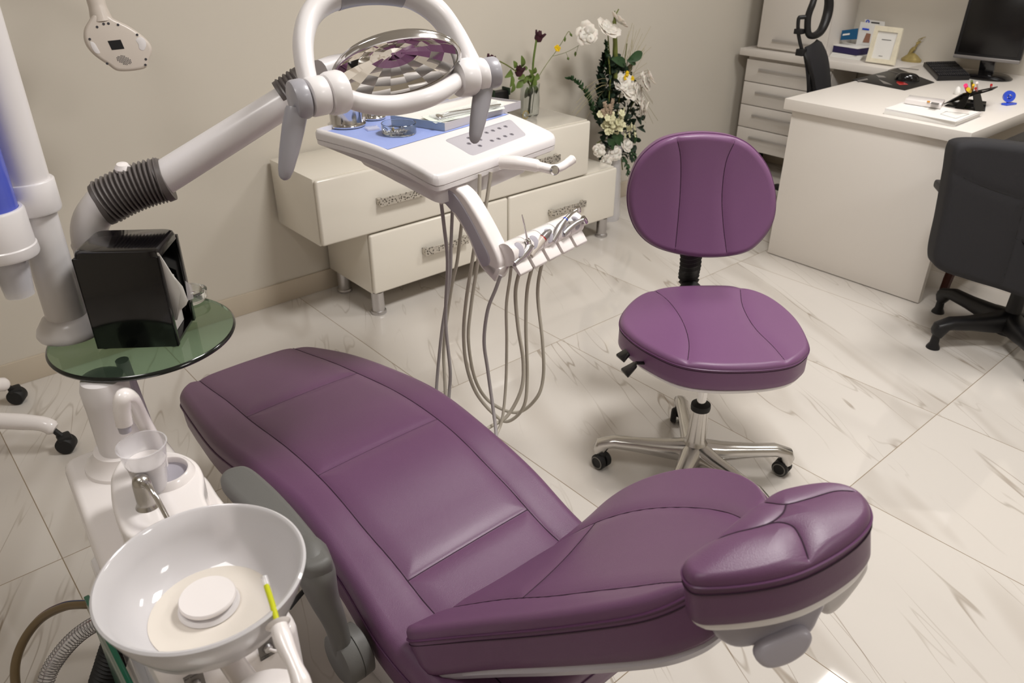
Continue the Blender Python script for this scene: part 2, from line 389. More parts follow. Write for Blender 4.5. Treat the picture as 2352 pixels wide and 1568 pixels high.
def seam_tubes(parent, sl, r=.0011, name='seam', m='seam'):  # thin dark tubes sunk in the grooves, standing in for crease shade
    for pts in sl:
        if len(pts) < 3: continue
        mb = MB(); mb.tube(pts, r, 6); obj(name, mb, m, parent)
def text_mesh(body, size, o, ex, ey, name, m, parent, depth=.0004):
    cu = bpy.data.curves.new('t', 'FONT'); cu.body = body; cu.size = size; cu.extrude = depth; cu.resolution_u = 2
    ob = bpy.data.objects.new('t', cu); COL.objects.link(ob); dg = bpy.context.evaluated_depsgraph_get(); dg.update(); me = bpy.data.meshes.new_from_object(ob.evaluated_get(dg))
    ex = V(ex).normalized(); ey = V(ey).normalized(); ez = ex.cross(ey); mb = MB()
    mb.add([V(o)+ex*v.co.x+ey*v.co.y+ez*v.co.z for v in me.vertices], [list(p.vertices) for p in me.polygons])
    bpy.data.objects.remove(ob); return obj(name, mb, m, parent, smooth=False)
# ================================================================== SETTING
XW0, XW1, YW0, YW1, ZC = -2.3, 4.78, -2.7, 2.985, 2.85
mb = MB(); mb.box((XW0, YW0, -.1), (XW1, YW1, 0)); fl = struct('floor', mb, 'floor')
# floor texture works in object space -> keep object origin at world zero
def recenter(o):
    d = o.location.copy(); o.data.transform(Matrix.Translation(d)); o.location = (0, 0, 0); ORG[o.name] = V((0, 0, 0))
recenter(fl)
mb = MB(); mb.box((XW0, YW0, ZC), (XW1, YW1, ZC+.1)); struct('ceiling', mb, 'ceil')
mb = MB(); mb.box((XW0, YW1, -.1), (XW1, YW1+.1, ZC)); struct('wall_back', mb, 'wall')
mb = MB(); mb.box((XW1, YW0, -.1), (XW1+.1, YW1, ZC)); struct('wall_right', mb, 'wall')
mb = MB(); mb.box((XW0-.1, YW0, -.1), (XW0, YW1, ZC)); struct('wall_left', mb, 'wall')
mb = MB(); mb.box((XW0, YW0-.1, -.1), (XW1, YW0, ZC)); struct('wall_front', mb, 'wall')
mb = MB(); mb.box((XW0, YW1-.011, 0), (XW1, YW1, .092), .002); recenter(struct('baseboard_back', mb, 'stain'))
mb = MB(); mb.box((XW1-.011, YW0, 0), (XW1, YW1-.012, .092), .002); struct('baseboard_right', mb, 'stain')
# recessed ceiling panels (the room's lamps)
def panel(x, y, w, h, power, lab):
    t = thing('ceiling_light', (x, y, ZC-.02), lab, 'ceiling light')
    mb = MB(); mb.box((x-w/2-.02, y-h/2-.02, ZC-.02), (x+w/2+.02, y+h/2+.02, ZC)); obj('frame', mb, 'plastb', t)
    mb = MB(); mb.box((x-w/2, y-h/2, ZC-.026), (x+w/2, y+h/2, ZC-.0201)); obj('diffuser', mb, 'lightp', t)
    li = bpy.data.lights.new('panel_lamp', 'AREA'); li.shape = 'RECTANGLE'; li.size = w; li.size_y = h; li.energy = power; li.color = (1, .982, .962)
    lo = bpy.data.objects.new('panel_lamp', li); COL.objects.link(lo); lo.location = (x, y, ZC-.03)
LP_ = at(1950, 1668, 0)*1.0; LP_ = V((LP_.x, LP_.y, 0))*(1+(ZC-.02)/H)
panel(LP_.x, LP_.y, .55, .55, 25, 'square flush ceiling light above the white desk side of the room')
panel(1.75, .85, .55, .55, 43, 'square flush ceiling light above the stool')
panel(1.75, -1.3, .55, .55, 14, 'square flush ceiling light behind the camera')
panel(-.4, .9, .55, .55, 9, 'square flush ceiling light above the spittoon side of the room')
# ================================================================== LOW WHITE DRAWER CABINET (two stacked boxes)
YF = 2.595
cab = thing('drawer_cabinet', (2.1, 2.78, 0), 'glossy white low cabinet of two offset drawer boxes on chrome legs by the wall', 'cabinet')
mb = MB(); mb.box((1.49, YF+.02, .10), (2.955, 2.965, .366), .003); obj('lower_body', mb, 'gloss', cab)
mb = MB(); mb.box((1.283, YF+.02, .3675), (2.742, 2.965, .634), .003); obj('upper_body', mb, 'gloss', cab)
def front(x0, x1, z0, z1, hx0, hx1, hz):
    mb = MB(); mb.box((x0, YF-.004, z0), (x1, YF+.019, z1), .009, 3); f = obj('drawer_front', mb, 'gloss', cab)
    mb = MB(); mb.box((hx0, YF-.034, hz-.017), (hx1, YF-.026, hz+.017), .003)
    mb.box((hx0, YF-.028, hz-.014), (hx0+.02, YF-.003, hz+.014), .002); mb.box((hx1-.02, YF-.028, hz-.014), (hx1, YF-.003, hz+.014), .002)
    obj('handle', mb, 'emboss', f)
a = aty(872, 466, YF-.03); b = aty(992, 440, YF-.03); zh = a.z
front(1.285, 2.018, .372, .632, a.x, a.x+.235, zh)
front(2.026, 2.742, .372, .632, 2.285, 2.52, zh)
a = aty(977, 580, YF-.03)
front(1.492, 2.222, .103, .364, a.x, a.x+.235, a.z)
front(2.230, 2.955, .103, .364, 2.475, 2.71, a.z)
for x, y in ((1.522, 2.625), (2.90, 2.625), (1.522, 2.91), (2.90, 2.91)):
    mb = MB(); mb.lathe([(0, .001), (.033, .001), (.034, .006), (.032, .013), (.027, .016), (.027, .099), (0, .099)], (x, y, 0), n=28); obj('leg', mb, 'steel', cab)
# ================================================================== BACK RIGHT: DRAWER UNIT, WORKTOP, TALL CABINET, DESK
XF = 4.45
un = thing('drawer_unit', (4.6, 2.6, 0), 'white four drawer unit with bar handles under the far worktop in the corner', 'drawer unit')
zb = atx(1700, 322, XF).z
ub, ue = 2.90, 2.33
zlev = [.70, .565, .425, .285, .145]
mb = MB(); mb.box((XF+.02, ue, zlev[-1]), (XW1-.02, ub, .715), .002); obj('body', mb, 'satin', un)
for k in range(4):
    mb = MB(); mb.box((XF, ue+.002, zlev[k+1]+.003), (XF+.019, ub-.002, zlev[k]-.002), .002); d = obj('drawer_front', mb, 'satin', un)
    mb = MB(); zc = (zlev[k]+zlev[k+1])/2+.015; mb.box((XF-.018, ue+.1, zc-.006), (XF-.010, ub-.1, zc+.006), .002)
    for yy in (ue+.11, ub-.12): mb.box((XF-.012, yy, zc-.004), (XF+.001, yy+.01, zc+.004))
    obj('handle', mb, 'steel', d)
for yy in (ue+.04, ub-.04):
    for xx in (XF+.05, XW1-.07):
        mb = MB(); mb.lathe([(0, 0), (.018, 0), (.018, .146), (0, .146)], (xx, yy, 0), n=16); obj('leg', mb, 'blackm', un)
wt = MB(); wt.box((XF-.03, 1.948, .72), (XW1, 2.94, .76), .002); tag(obj('worktop', wt, 'satin'), 'narrow white worktop along the right wall above the drawer unit', 'worktop')
tc = thing('tall_cabinet', (4.62, 2.6, .76), 'tall white cupboard standing on the far worktop against the wall corner', 'cabinet')
mb = MB(); mb.box((XF+.04, 2.415, .761), (XW1-.005, 2.86, 2.3), .002); obj('body', mb, 'satin', tc)
mb = MB(); mb.box((XF+.02, 2.405, .772), (XF+.039, 2.855, 2.29), .002); d = obj('door', mb, 'satin', tc)
mb = MB(); mb.box((XF+.002, 2.44, .815), (XF+.010, 2.75, .827), .002); mb.box((XF+.008, 2.45, .817), (XF+.021, 2.46, .825)); mb.box((XF+.008, 2.73, .817), (XF+.021, 2.74, .825)); obj('handle', mb, 'steel', d)
mb = MB(); mb.box((XF-.02, 1.0, 1.42), (XW1-.001, 2.398, 1.86), .002); tag(obj('wall_cupboard', mb, 'satin'), 'white overhead cupboard fixed on the wall above the worktop', 'cabinet')
# desk
dk = thing('desk', (3.9, 1.5, 0), 'large white desk with a thick top and a solid end panel facing the stool', 'desk')
dx0, dy0, dy1 = 3.335, 1.125, 1.945
mb = MB(); mb.box((dx0, dy0, .712), (XW1-.002, dy1, .76), .0015); obj('desktop', mb, 'satin', dk)
mb = MB(); mb.box((dx0+.03, dy0+.03, .004), (dx0+.062, dy1-.03, .711), .001); obj('end_panel', mb, 'satin', dk)
mb = MB(); mb.box((dx0+.063, dy1-.40, .25), (XW1-.03, dy1-.38, .711)); obj('modesty_panel', mb, 'satin', dk)
# ================================================================== THINGS ON THE DESK
def prism(name, pts, h, m, parent=None, r=.002, **k):
    mb = MB(); pts = [V(p)+V((0, 0, h)) for p in pts]; mb.slab(pts, (0, 0, 1), h, r, **k); return obj(name, mb, m, parent)
ZD = .7602
mp = [at(x, y, ZD) for x, y in ((1957, 184), (2062, 158), (2146, 190), (2078, 208))]
e = prism('mouse_pad', mp, .003, 'blackm', r=.0008); tag(e, 'black mouse pad with grey lettering-like streaks on the white desk', 'mouse pad')
mp2 = thing('computer_mouse', at(2085, 183, ZD+.003), 'black computer mouse lying on the mouse pad', 'computer mouse')
c = at(2083, 184, ZD+.003); u = (at(2110, 186, ZD)-at(2060, 182, ZD)).normalized(); w = V((-u.y, u.x, 0))
mb = MB(); rr = []
for k in range(9):
    f = k/8; L_ = .058*math.cos(f*PI/2)**.6 if f < 1 else .002; rr.append([c+V((0, 0, .036*math.sin(f*PI/2)))+u*(L_*math.cos(2*PI*j/24))+w*(L_*.58*math.sin(2*PI*j/24)) for j in range(24)])
mb.loft(rr); obj('shell', mb, 'black', mp2)
mb = MB(); mb.tube(crv([c+u*.05+V((0, 0, .006)), at(2058, 167, ZD+.004), at(2040, 162, ZD+.003), at(2066, 156, ZD+.003), at(2110, 160, ZD+.003)], 6), .0018, 6); obj('cable', mb, 'silver', mp2)
mb = MB(); mb.slab([at(x, y, ZD+.0034+.0006) for x, y in ((2060, 186), (2078, 189), (2086, 194), (2066, 195), (2059, 190))], (0, 0, 1), .0006, .0001); obj('pad_print', mb, 'red', e)
for q in (((1968, 184), (1992, 180), (1994, 183), (1972, 187)), ((2018, 182), (2040, 190), (2050, 195), (2030, 192)), ((2012, 172), (2030, 174), (2036, 178), (2018, 178))):
    mb = MB(); mb.slab([at(x, y, ZD+.0040) for x, y in q], (0, 0, 1), .0006, .0001); obj('pad_print', mb, 'silver', e)
# keyboard
kb = thing('keyboard', at(2180, 170, ZD), 'black computer keyboard in front of the monitor foot', 'keyboard')
q = [at(x, y, ZD) for x, y in ((2120, 152), (2152, 186), (2226, 184), (2190, 150))]
mb = MB(); mb.slab([p+V((0, 0, .022)) for p in q], (0, 0, 1), .022, .004); obj('case', mb, 'blackm', kb)
mb = MB()
for i in range(5):
    for j in range(14):
        f0, g0 = (i+.15)/5.2+.03, (j+.1)/14.6+.03; f1, g1 = f0+.14, g0+.052
        P_ = lambda f, g: q[0].lerp(q[3], g).lerp(q[1].lerp(q[2], g), f)+V((0, 0, .0275))
        mb.slab([P_(f0, g0), P_(f0, g1), P_(f1, g1), P_(f1, g0)], (0, 0, 1), .005, .001, 1)
obj('keys', mb, 'blackf', kb)
# monitor
mo = thing('monitor', at(2255, 178, ZD), 'large black computer monitor with a silver lower edge on the desk', 'monitor')
bc = at(2262, 178, ZD)
mb = MB(); mb.lathe([(0, 0), (.125, 0), (.128, .006), (.11, .018), (.04, .022), (0, .022)], bc, n=36, ell=.8, ref=(0, 1, 0)); obj('stand_base', mb, 'black', mo)
sx = bc.x+.03; Pl = V((bc.x-.015, 0, 0)); Nn = V((-1, -.12, 0)).normalized()
s0 = atp(2192, 118, V((bc.x-.02, bc.y, 0)), Nn); s1 = atp(2334, 158, V((bc.x-.02, bc.y, 0)), Nn)
UU = (V((s1.x, s1.y, 0))-V((s0.x, s0.y, 0))).normalized(); BK = V((-UU.y, UU.x, 0)); BK = BK if BK.x > 0 else -BK
zl = (s0.z+s1.z)/2; Ws = (V((s1.x, s1.y, 0))-V((s0.x, s0.y, 0))).length*1.02; s0 = V((s0.x, s0.y, zl))
up = (V((0, 0, 1))+BK*.05).normalized()
def mbox(a, b, z0, z1, d0, d1, bev=.002):
    P_ = lambda u_, z_, d_: s0+UU*u_+up*z_+BK*d_
    m_ = MB(); m_.hexa([P_(a, z0, d0), P_(b, z0, d0), P_(b, z0, d1), P_(a, z0, d1)], [P_(a, z1, d0), P_(b, z1, d0), P_(b, z1, d1), P_(a, z1, d1)], bev); return m_
obj('housing', mbox(0, Ws, .012, .36, 0, .035, .004), 'blackm', mo)
obj('lower_bezel', mbox(0, Ws, -.004, .013, -.001, .036, .003), 'silver', mo)
obj('screen', mbox(.016, Ws-.016, .026, .345, -.0025, .0005, .0005), 'screen', mo)
mc = s0+UU*(Ws/2)+BK*.02
mb = MB(); mb.hexa([bc+V((0, 0, .015))+UU*k+BK*j for k, j in ((-.035, -.008), (.035, -.008), (.035, .012), (-.035, .012))], [mc+V((0, 0, .06))+UU*k+BK*j for k, j in ((-.035, .0), (.035, .0), (.035, .03), (-.035, .03))], .003); obj('neck', mb, 'black', mo)
# papers, notebook, white device
nb = thing('notebook', at(2130, 270, ZD), 'thick white covered notebook near the desk corner', 'notebook')
q = [at(x, y, ZD) for x, y in ((2030, 262), (2068, 245), (2250, 268), (2193, 291))]
mb = MB(); mb.slab([p+V((0, 0, .018)) for p in q], (0, 0, 1), .018, .001, 1); obj('pages', mb, 'paper', nb)
mb = MB(); mb.slab([(q[0]+(p-q[0])*1.02)+V((0, 0, .0195)) for p in q], (0, 0, 1), .0015, .0005, 1); mb.slab([(q[0]+(p-q[0])*1.02)+V((0, 0, .0012)) for p in q], (0, 0, 1), .0014, .0005, 1); obj('cover', mb, 'plast', nb)
q2 = [at(x, y, ZD+.0198) for x, y in ((2032, 250), (2075, 236), (2250, 258), (2195, 281))]
mb = MB(); mb.slab([p+V((0, 0, .003)) for p in q2], (0, 0, 1), .003, .001, 1); ps = obj('paper_sheet', mb, 'paper'); tag(ps, 'printed white sheets lying on the notebook', 'paper')
mb = MB()
for a_, b_ in (((2160, 262), (2195, 272)), ((2195, 272), (2226, 262)), ((2170, 256), (2226, 262)), ((2160, 262), (2176, 255))):
    mb.tube([at(*a_, ZD+.0231), at(*b_, ZD+.0231)], .0006, 5)
obj('printed_box', mb, 'ink', ps)
q = [at(x, y, ZD+.024) for x, y in ((2077, 238), (2086, 229), (2168, 240), (2160, 251))]
dv = thing('white_device', q[0], 'small white handheld device with an orange mark lying on the paper sheets', 'handheld device')
mb = MB(); mb.slab([p+V((0, 0, .022)) for p in q], (0, 0, 1), .022, .005); obj('shell', mb, 'plastb', dv)
mb = MB(); mb.slab([at(x, y, ZD+.0468) for x, y in ((2140, 234), (2158, 237), (2154, 241), (2137, 238))], (0, 0, 1), .0008, .0002, 1); obj('display', mb, 'silver', dv)
mb = MB(); mb.slab([at(x, y, ZD+.0468) for x, y in ((2130, 231), (2137, 232), (2136, 235), (2129, 234))], (0, 0, 1), .0008, .0002, 1); obj('mark', mb, mat('orange_mark', (210, 140, 30), .4), dv)
# black organiser with pens
og = thing('desk_organiser', at(2215, 248, ZD), 'angular black plastic pen organiser on the desk corner', 'organiser')
mb = MB()
a0, a1, a2, a3 = at(2170, 244, ZD), at(2262, 256, ZD), at(2265, 236, ZD), at(2205, 228, ZD)
t0, t1, t2, t3 = at(2172, 240, ZD+.01), at(2236, 207, ZD+.08), at(2290, 198, ZD+.085), at(2232, 208, ZD+.05)
mb.slab([a0+V((0, 0, .006)), a1+V((0, 0, .006)), a2+V((0, 0, .006)), a3+V((0, 0, .006))], (0, 0, 1), .006, .001)
def plate(a, b, c_, d, th, m_):
    n = (b-a).cross(d-a).normalized()*th; m_.hexa([a, b, c_, d], [a+n, b+n, c_+n, d+n])
p0 = at(2168, 240, ZD+.004); p1 = at(2212, 216, ZD+.075); p2 = at(2292, 200, ZD+.08); p3 = at(2215, 226, ZD+.06)
plate(p0, p1, p2, at(2280, 207, ZD+.075), .004, mb)
plate(at(2190, 252, ZD+.002), at(2215, 221, ZD+.06), at(2228, 217, ZD+.065), at(2212, 255, ZD+.002), .004, mb)
plate(at(2240, 256, ZD+.002), at(2236, 218, ZD+.065), at(2252, 214, ZD+.068), at(2262, 254, ZD+.002), .004, mb)
obj('frame', mb, 'black', og)
pn = [('pink', (2222, 210), (2218, 196)), ('yellow', (2230, 212), (2224, 205)), ('yellow', (2233, 208), (2236, 195)), ('red', (2245, 210), (2241, 203)), ('greenl', (2233, 205), (2232, 186)), ('red', (2276, 203), (2277, 195)), ('plastb', (2246, 206), (2244, 190))]
for k, (m_, a_, b_) in enumerate(pn):
    lo_ = at(a_[0], a_[1], ZD+.06); hi = at(b_[0], b_[1], ZD+.125)
    mb = MB(); mb.tube([lo_, hi], [.006, .008] if k < 2 else .005, 10)
    nm = ['pink', 'short yellow', 'tall yellow', 'red', 'green', 'thin red', 'white']
    o = obj('marker_pen', mb, m_); tag(o, nm[k]+' marker pen standing in the black organiser', 'pen', 'marker pens in the desk organiser')
mb = MB(); c = at(2197, 217, ZD)
mb.lathe([(0, 0), (.016, 0), (.02, .012), (.012, .03), (.004, .036), (0, .036)], c, n=14, ell=.7); tag(obj('crumpled_tissue', mb, 'paper'), 'small crumpled white tissue behind the organiser', 'tissue')
tp = thing('tape_dispenser', at(2310, 245, ZD), 'small bright blue tape dispenser at the right end of the desk', 'tape dispenser')
c = at(2312, 240, ZD); Bv = V((-.75, -.6, 0)).normalized()
mb = MB(); mb.lathe([(.010, -.008), (.024, -.008), (.024, .008), (.010, .008), (.010, -.008)], c+V((0, 0, .035)), Bv, 26, cap=False); obj('roll', mb, 'bluep', tp)
mb = MB(); mb.slab([c+V((x, y, .008)) for x, y in ((-.03, -.012), (.03, -.03), (.034, -.008), (-.026, .014))], (0, 0, 1), .008, .002); mb.lathe([(0, -.010), (.006, -.010), (.006, .010), (0, .010)], c+V((0, 0, .035)), Bv, 12); mb.box(c+V((-.003, -.003, .006)), c+V((.003, .003, .034))); obj('base', mb, 'bluep', tp)
# ---- things on the far worktop
ZW = .7602
q = [at(x, y, ZW) for x, y in ((1905, 130), (1975, 139), (1998, 131), (1925, 121))]
for k in range(3):
    sh = V((.004*k, -.003*k, 0)); z0 = ZW+.0075*k
    mb = MB(); mb.slab([V((p.x, p.y, z0+.007))+sh for p in q], (0, 0, 1), .0068, .001, 1)
    tag(obj('magazine', mb, 'paper'), ['bottom', 'middle', 'top'][k]+' white magazine of the pile beneath the dark purple box file', 'magazine', 'magazines on the far worktop')
zf = ZW+.023
q = [at(x, y, zf) for x, y in ((1911, 119), (1967, 128), (1995, 124), (1940, 113))]
bf = thing('box_file', q[0], 'dark purple box file with a white top lying on the magazines', 'box file')
mb = MB(); mb.slab([V((p.x, p.y, zf+.036)) for p in q], (0, 0, 1), .036, .002); obj('case', mb, 'navy', bf)
cq = sum(q, V())/4
mb = MB(); mb.slab([V((cq.x+(p.x-cq.x)*1.03, cq.y+(p.y-cq.y)*1.03, zf+.039)) for p in q], (0, 0, 1), .0028, .001); obj('lid', mb, 'paper', bf)
def card(name, px4, X, th, m_, parent=None, lean=.0):
    mb = MB(); P4 = [atx(x, y, X) for x, y in px4]; P4 = [p+V(((p.z-ZW)*lean, 0, 0)) for p in P4]; n = V((th, 0, 0)); mb.hexa(P4, [p+n for p in P4]); return obj(name, mb, m_, parent)
bc_ = thing('blue_card', atx(1950, 88, 4.6), 'small blue printed card standing behind the box file', 'card')
card('card_board', ((1930, 92), (1968, 90), (1971, 65), (1934, 70)), 4.62, .003, 'bluecard', bc_)
card('printed_band', ((1935, 82), (1951, 80), (1952, 76), (1936, 78)), 4.618, .001, 'paper', bc_)
br = thing('brochure', atx(1990, 100, 4.66), 'white brochure with a face picture leaning behind the cream frame', 'brochure')
card('brochure_board', ((1961, 122), (1998, 126), (2018, 56), (1977, 50)), 4.70, .003, 'paper', br)
card('printed_picture', ((1981, 97), (1996, 98), (2000, 78), (1990, 76)), 4.697, .001, 'skin', br)
card('printed_logo', ((1980, 68), (1996, 70), (1996, 66), (1981, 64)), 4.697, .001, 'bluep', br)
br2 = thing('tall_brochure', atx(2003, 60, 4.73), 'taller pale brochure with a small blue logo at the back of the worktop', 'brochure')
card('brochure_board', ((1988, 126), (2031, 130), (2032, 50), (1986, 44)), 4.74, .003, 'paper', br2)
mb = MB(); mb.lathe([(.006, 0), (.011, 0), (.011, .0015), (.006, .0015), (.006, 0)], atx(1993, 50, 4.737), (-1, 0, 0), 18, cap=False); obj('printed_logo', mb, 'bluep', br2)
card('printed_line', ((2001, 53), (2020, 55), (2020, 52), (2001, 50)), 4.738, .001, 'ink', br2)
# picture frame
pf = thing('photo_frame', at(2020, 148, ZW), 'cream gilt picture frame with a white certificate leaning on the far worktop', 'picture frame')
fx = at(2018, 148, ZW).x; PN = V((-1, .0, .12)).normalized(); P0 = at(2018, 148, ZW)
fq = [atp(x, y, P0, PN) for x, y in ((1990, 141), (2056, 150), (2077, 65), (2013, 58))]
def quadin(q, k):
    c = sum(q, V())/4; return [c+(p-c)*k for p in q]
ins = [atp(x, y, P0, PN) for x, y in ((2002, 133), (2046, 138), (2065, 76), (2019, 71))]
mb = MB(); o4, i4 = fq, ins; n = PN*.012
vs = o4+i4+[p+n for p in o4]+[p+n for p in i4]
fs = []
for k in range(4):
    j = (k+1) % 4; fs += [(8+k, 8+j, 12+j, 12+k), (k, j, 4+j, 4+k), (k, j, 8+j, 8+k), (4+k, 4+j, 12+j, 12+k)]
mb.add(vs, fs); obj('frame_moulding', mb, 'frame', pf)
mb = MB(); mb.hexa([p-n*.1 for p in i4], [p+n*.35 for p in i4]); obj('certificate', mb, 'paper', pf)
def fr(u_, v_): return i4[0].lerp(i4[1], u_).lerp(i4[3].lerp(i4[2], u_), v_)+n*.42
for v_, a_, b_, hh in ((.70, .28, .75, .02), (.10, .35, .55, .012)):
    mb = MB(); mb.hexa([fr(a_, v_), fr(b_, v_), fr(b_, v_+hh), fr(a_, v_+hh)], [p+n*.05 for p in (fr(a_, v_), fr(b_, v_), fr(b_, v_+hh), fr(a_, v_+hh))]); obj('printed_line', mb, 'ink', pf)
mb = MB(); bq = fq[3].lerp(fq[2], .5)-n*.3; mb.tube([fq[0].lerp(fq[1], .5)+V((.07, 0, .002)), bq.lerp(fq[0], .35)], .004, 6); obj('easel_back', mb, 'frame', pf)
# figurine
fg = thing('figurine', at(2092, 143, ZW), 'pale gold animal figurine on a rocky base beside the picture frame', 'figurine')
c = at(2092, 141, ZW)
mb = MB(); mb.lathe([(0, 0), (.055, 0), (.058, .012), (.045, .022), (.03, .035), (.012, .045), (0, .046)], c, n=14, ell=.6, ref=(0, 1, 0)); obj('rock_base', mb, 'gold', fg)
mb = MB(); mb.tube(crv([c+V((0, .02, .03)), c+V((0, .01, .055)), c+V((0, -.005, .075)), c+V((0, -.012, .09))], 5), [.010]*5+[.012]*5+[.006]*6, 10); mb.tube([c+V((0, -.01, .095)), c+V((0, -.03, .11))], [.009, .003], 8)
for s_ in (-.01, .006): mb.tube(crv([c+V((0, -.012, .10)), c+V((s_, -.02+s_, .12)), c+V((s_*1.5, -.045, .135))], 4), .002, 6)
obj('animal', mb, 'gold', fg)
# ================================================================== FLOWERS
def leaf(mb, base, tip, w, nrm=None, bend=.1, n=7):
    base = V(base); tip = V(tip); ax = tip-base; L = ax.length; ax.normalize()
    nrm = V(nrm) if nrm is not None else V((rng.uniform(-1, 1), -1, rng.uniform(-.3, 1)))
    s = ax.cross(nrm); s = s.normalized() if s.length > 1e-4 else ax.orthogonal().normalized(); up_ = s.cross(ax)
    rows = []
    for i in range(n+1):
        f = i/n; ww = w*math.sin(PI*min(1, f*.92+.04))**.8; c_ = base+ax*(L*f)+up_*(bend*L*math.sin(PI*f))
        rows.append([c_-s*ww+up_*ww*.25, c_+up_*0, c_+s*ww+up_*ww*.25])
    vs = [p for r in rows for p in r]; fs = []
    for i in range(n):
        for j in range(2): a = i*3+j; fs.append((a, a+1, a+4, a+3))
    o = len(vs); vs += [p-up_*.0012 for p in vs[:o]]; fs += [tuple(x+o for x in reversed(f)) for f in fs[:]]
    mb.add(vs, fs)
def bloom(name, c, r, m, parent, facing=V((-.3, -1, .5)), n=7, layers=2, curl=.25, seed=0):
    rg = random.Random(seed+int(c.x*1e4)); mb = MB(); fz = facing.normalized(); u_ = fz.orthogonal().normalized(); w_ = fz.cross(u_)
    for l in range(layers):
        for k in range(n):
            a = 2*PI*(k+.5*l)/n+rg.uniform(-.2, .2); rr = r*(1-.3*l)*rg.uniform(.85, 1.1); d = u_*math.cos(a)+w_*math.sin(a); t_ = fz.cross(d)
            rows = []
            for i in range(5):
                f = i/4; ww = rr*.48*math.sin(PI*(.12+.72*f)); cc_ = c+d*rr*f+fz*(rr*(curl*f*f+.16*l)+rg.uniform(-.03, .03)*rr)
                rows += [cc_-t_*ww+fz*ww*.25*rg.uniform(.3, 1.4), cc_, cc_+t_*ww+fz*ww*.25*rg.uniform(.3, 1.4)]
            fs = []
            for i in range(4):
                for j in range(2): q = i*3+j; fs.append((q, q+1, q+4, q+3))
            mb.add(rows, fs)
    o = obj(name, mb, m, parent, sharp=80); md = o.modifiers.new('thick', 'SOLIDIFY'); md.thickness = .0012; return o
YB = 2.80
bq = thing('flower_arrangement', (3.12, 2.72, 0), 'tall arrangement of white flowers and dark ferns in a floor vase right of the cabinet', 'flower arrangement')
mb = MB(); vx, vy = 3.12, 2.78
mb.lathe([(0, .001), (.062, .001), (.066, .02), (.058, .2), (.05, .34), (.062, .42), (.060, .42), (.046, .34), (.05, .1), (0, .03)], (vx, vy, 0), n=32); obj('vase', mb, 'cupm', bq)
Bp = lambda x, y, dy=0: aty(x, y, YB+dy)
root = V((vx, vy, .40))
mb = MB()
for t_ in ((1412, 25), (1395, 60), (1390, 350), (1475, 200), (1430, 390), (1370, 330), (1440, 100), (1400, 300)):
    p = Bp(*t_, -.03); mb.tube(crv([V((vx+rng.uniform(-.02, .02), vy+rng.uniform(-.02, .02), .05)), root, root.lerp(p, .5)+V((rng.uniform(-.02, .02), 0, .03)), p], 5), .003, 6)
obj('stems', mb, 'stem', bq)
# bud spike
mb = MB(); a = [Bp(x, y, -.05) for x, y in ((1413, 200), (1414, 150), (1413, 100), (1411, 60), (1413, 38), (1421, 21))]
mb.tube(crv(a, 5), [.011]*6+[.0115]*6+[.010]*6+[.007]*4+[.003]*4, 10); mb.tube([Bp(1398, 235, -.05), Bp(1402, 180, -.05), Bp(1398, 130, -.05)], .004, 8)
obj('bud_spike', mb, 'stem', bq)
def fern(name, path, ln, m='green', wide=.006, cnt=34):
    pts = crv([Bp(*p[:2], p[2] if len(p) > 2 else 0) for p in path], 10); mb = MB(); mb.tube(pts, .003, 6)
    for i in range(cnt):
        f = i/cnt; k = int(f*(len(pts)-2)); p = pts[k]; t_ = (pts[k+1]-p).normalized()
        for s_ in (-1, 1, 0):
            d = (t_*.9+V((s_*.9, rng.uniform(-.9, .3), rng.uniform(-.1, .5)))).normalized(); leaf(mb, p, p+d*ln*(1-.45*f)*rng.uniform(.75, 1.1), wide, bend=.08, n=4)
    obj(name, mb, m, bq, sharp=80)
fern('fern_sprig', ((1392, 300), (1362, 255), (1345, 215), (1322, 187), (1298, 178)), .035, 'green')
fern('fern_sprig', ((1378, 290, .02), (1376, 230, .03), (1378, 170, .03), (1392, 112, 0)), .055, 'greend', .008, 60)
fern('fern_sprig', ((1395, 170, -.02), (1393, 130, -.02), (1390, 90, -.02)), .03, 'green', .005, 30)
fern('fern_sprig', ((1400, 330, -.03), (1425, 355, -.05), (1440, 380, -.06), (1442, 405, -.07)), .03, 'green', .005, 24)
fern('fern_sprig', ((1440, 340, -.03), (1458, 360, -.05), (1462, 385, -.06), (1455, 410, -.07)), .028, 'green', .005, 24)
mb = MB()
for i in range(300):
    x = rng.uniform(1372, 1462); y = rng.uniform(150, 360) if i < 220 else rng.uniform(130, 240)
    if i >= 220: x = rng.uniform(1380, 1400)
    w_ = 1-abs(y-270)/130
    p = Bp(1418+(x-1418)*(.5+.7*max(0, w_)), y, rng.uniform(-.05, .04)); d = V((rng.uniform(-1, 1), rng.uniform(-1, .2), rng.uniform(-.6, .8))).normalized(); leaf(mb, p, p+d*rng.uniform(.03, .06), rng.uniform(.008, .016))
obj('foliage', mb, 'greend', bq, sharp=80)
mb = MB()
for a_, b_, w_ in (((1442, 140), (1475, 120), .024), ((1436, 150), (1405, 135), .024), ((1445, 143), (1452, 128), .014), ((1440, 138), (1460, 148), .014), ((1405, 310), (1430, 330), .03), ((1395, 320), (1412, 342), .025), ((1455, 300), (1458, 330), .012)):
    mb = MB(); leaf(mb, Bp(*a_, -.06), Bp(*b_, -.07), w_, V((-.2, -1, .3)), .12); obj('broad_leaf', mb, 'green', bq, sharp=80)
mb = MB(); mb.tube(crv([Bp(1440, 200, -.05), Bp(1438, 165, -.06), Bp(1442, 140, -.06)], 5), .002, 6); obj('leaf_stem', mb, 'green', bq)
mb = MB()
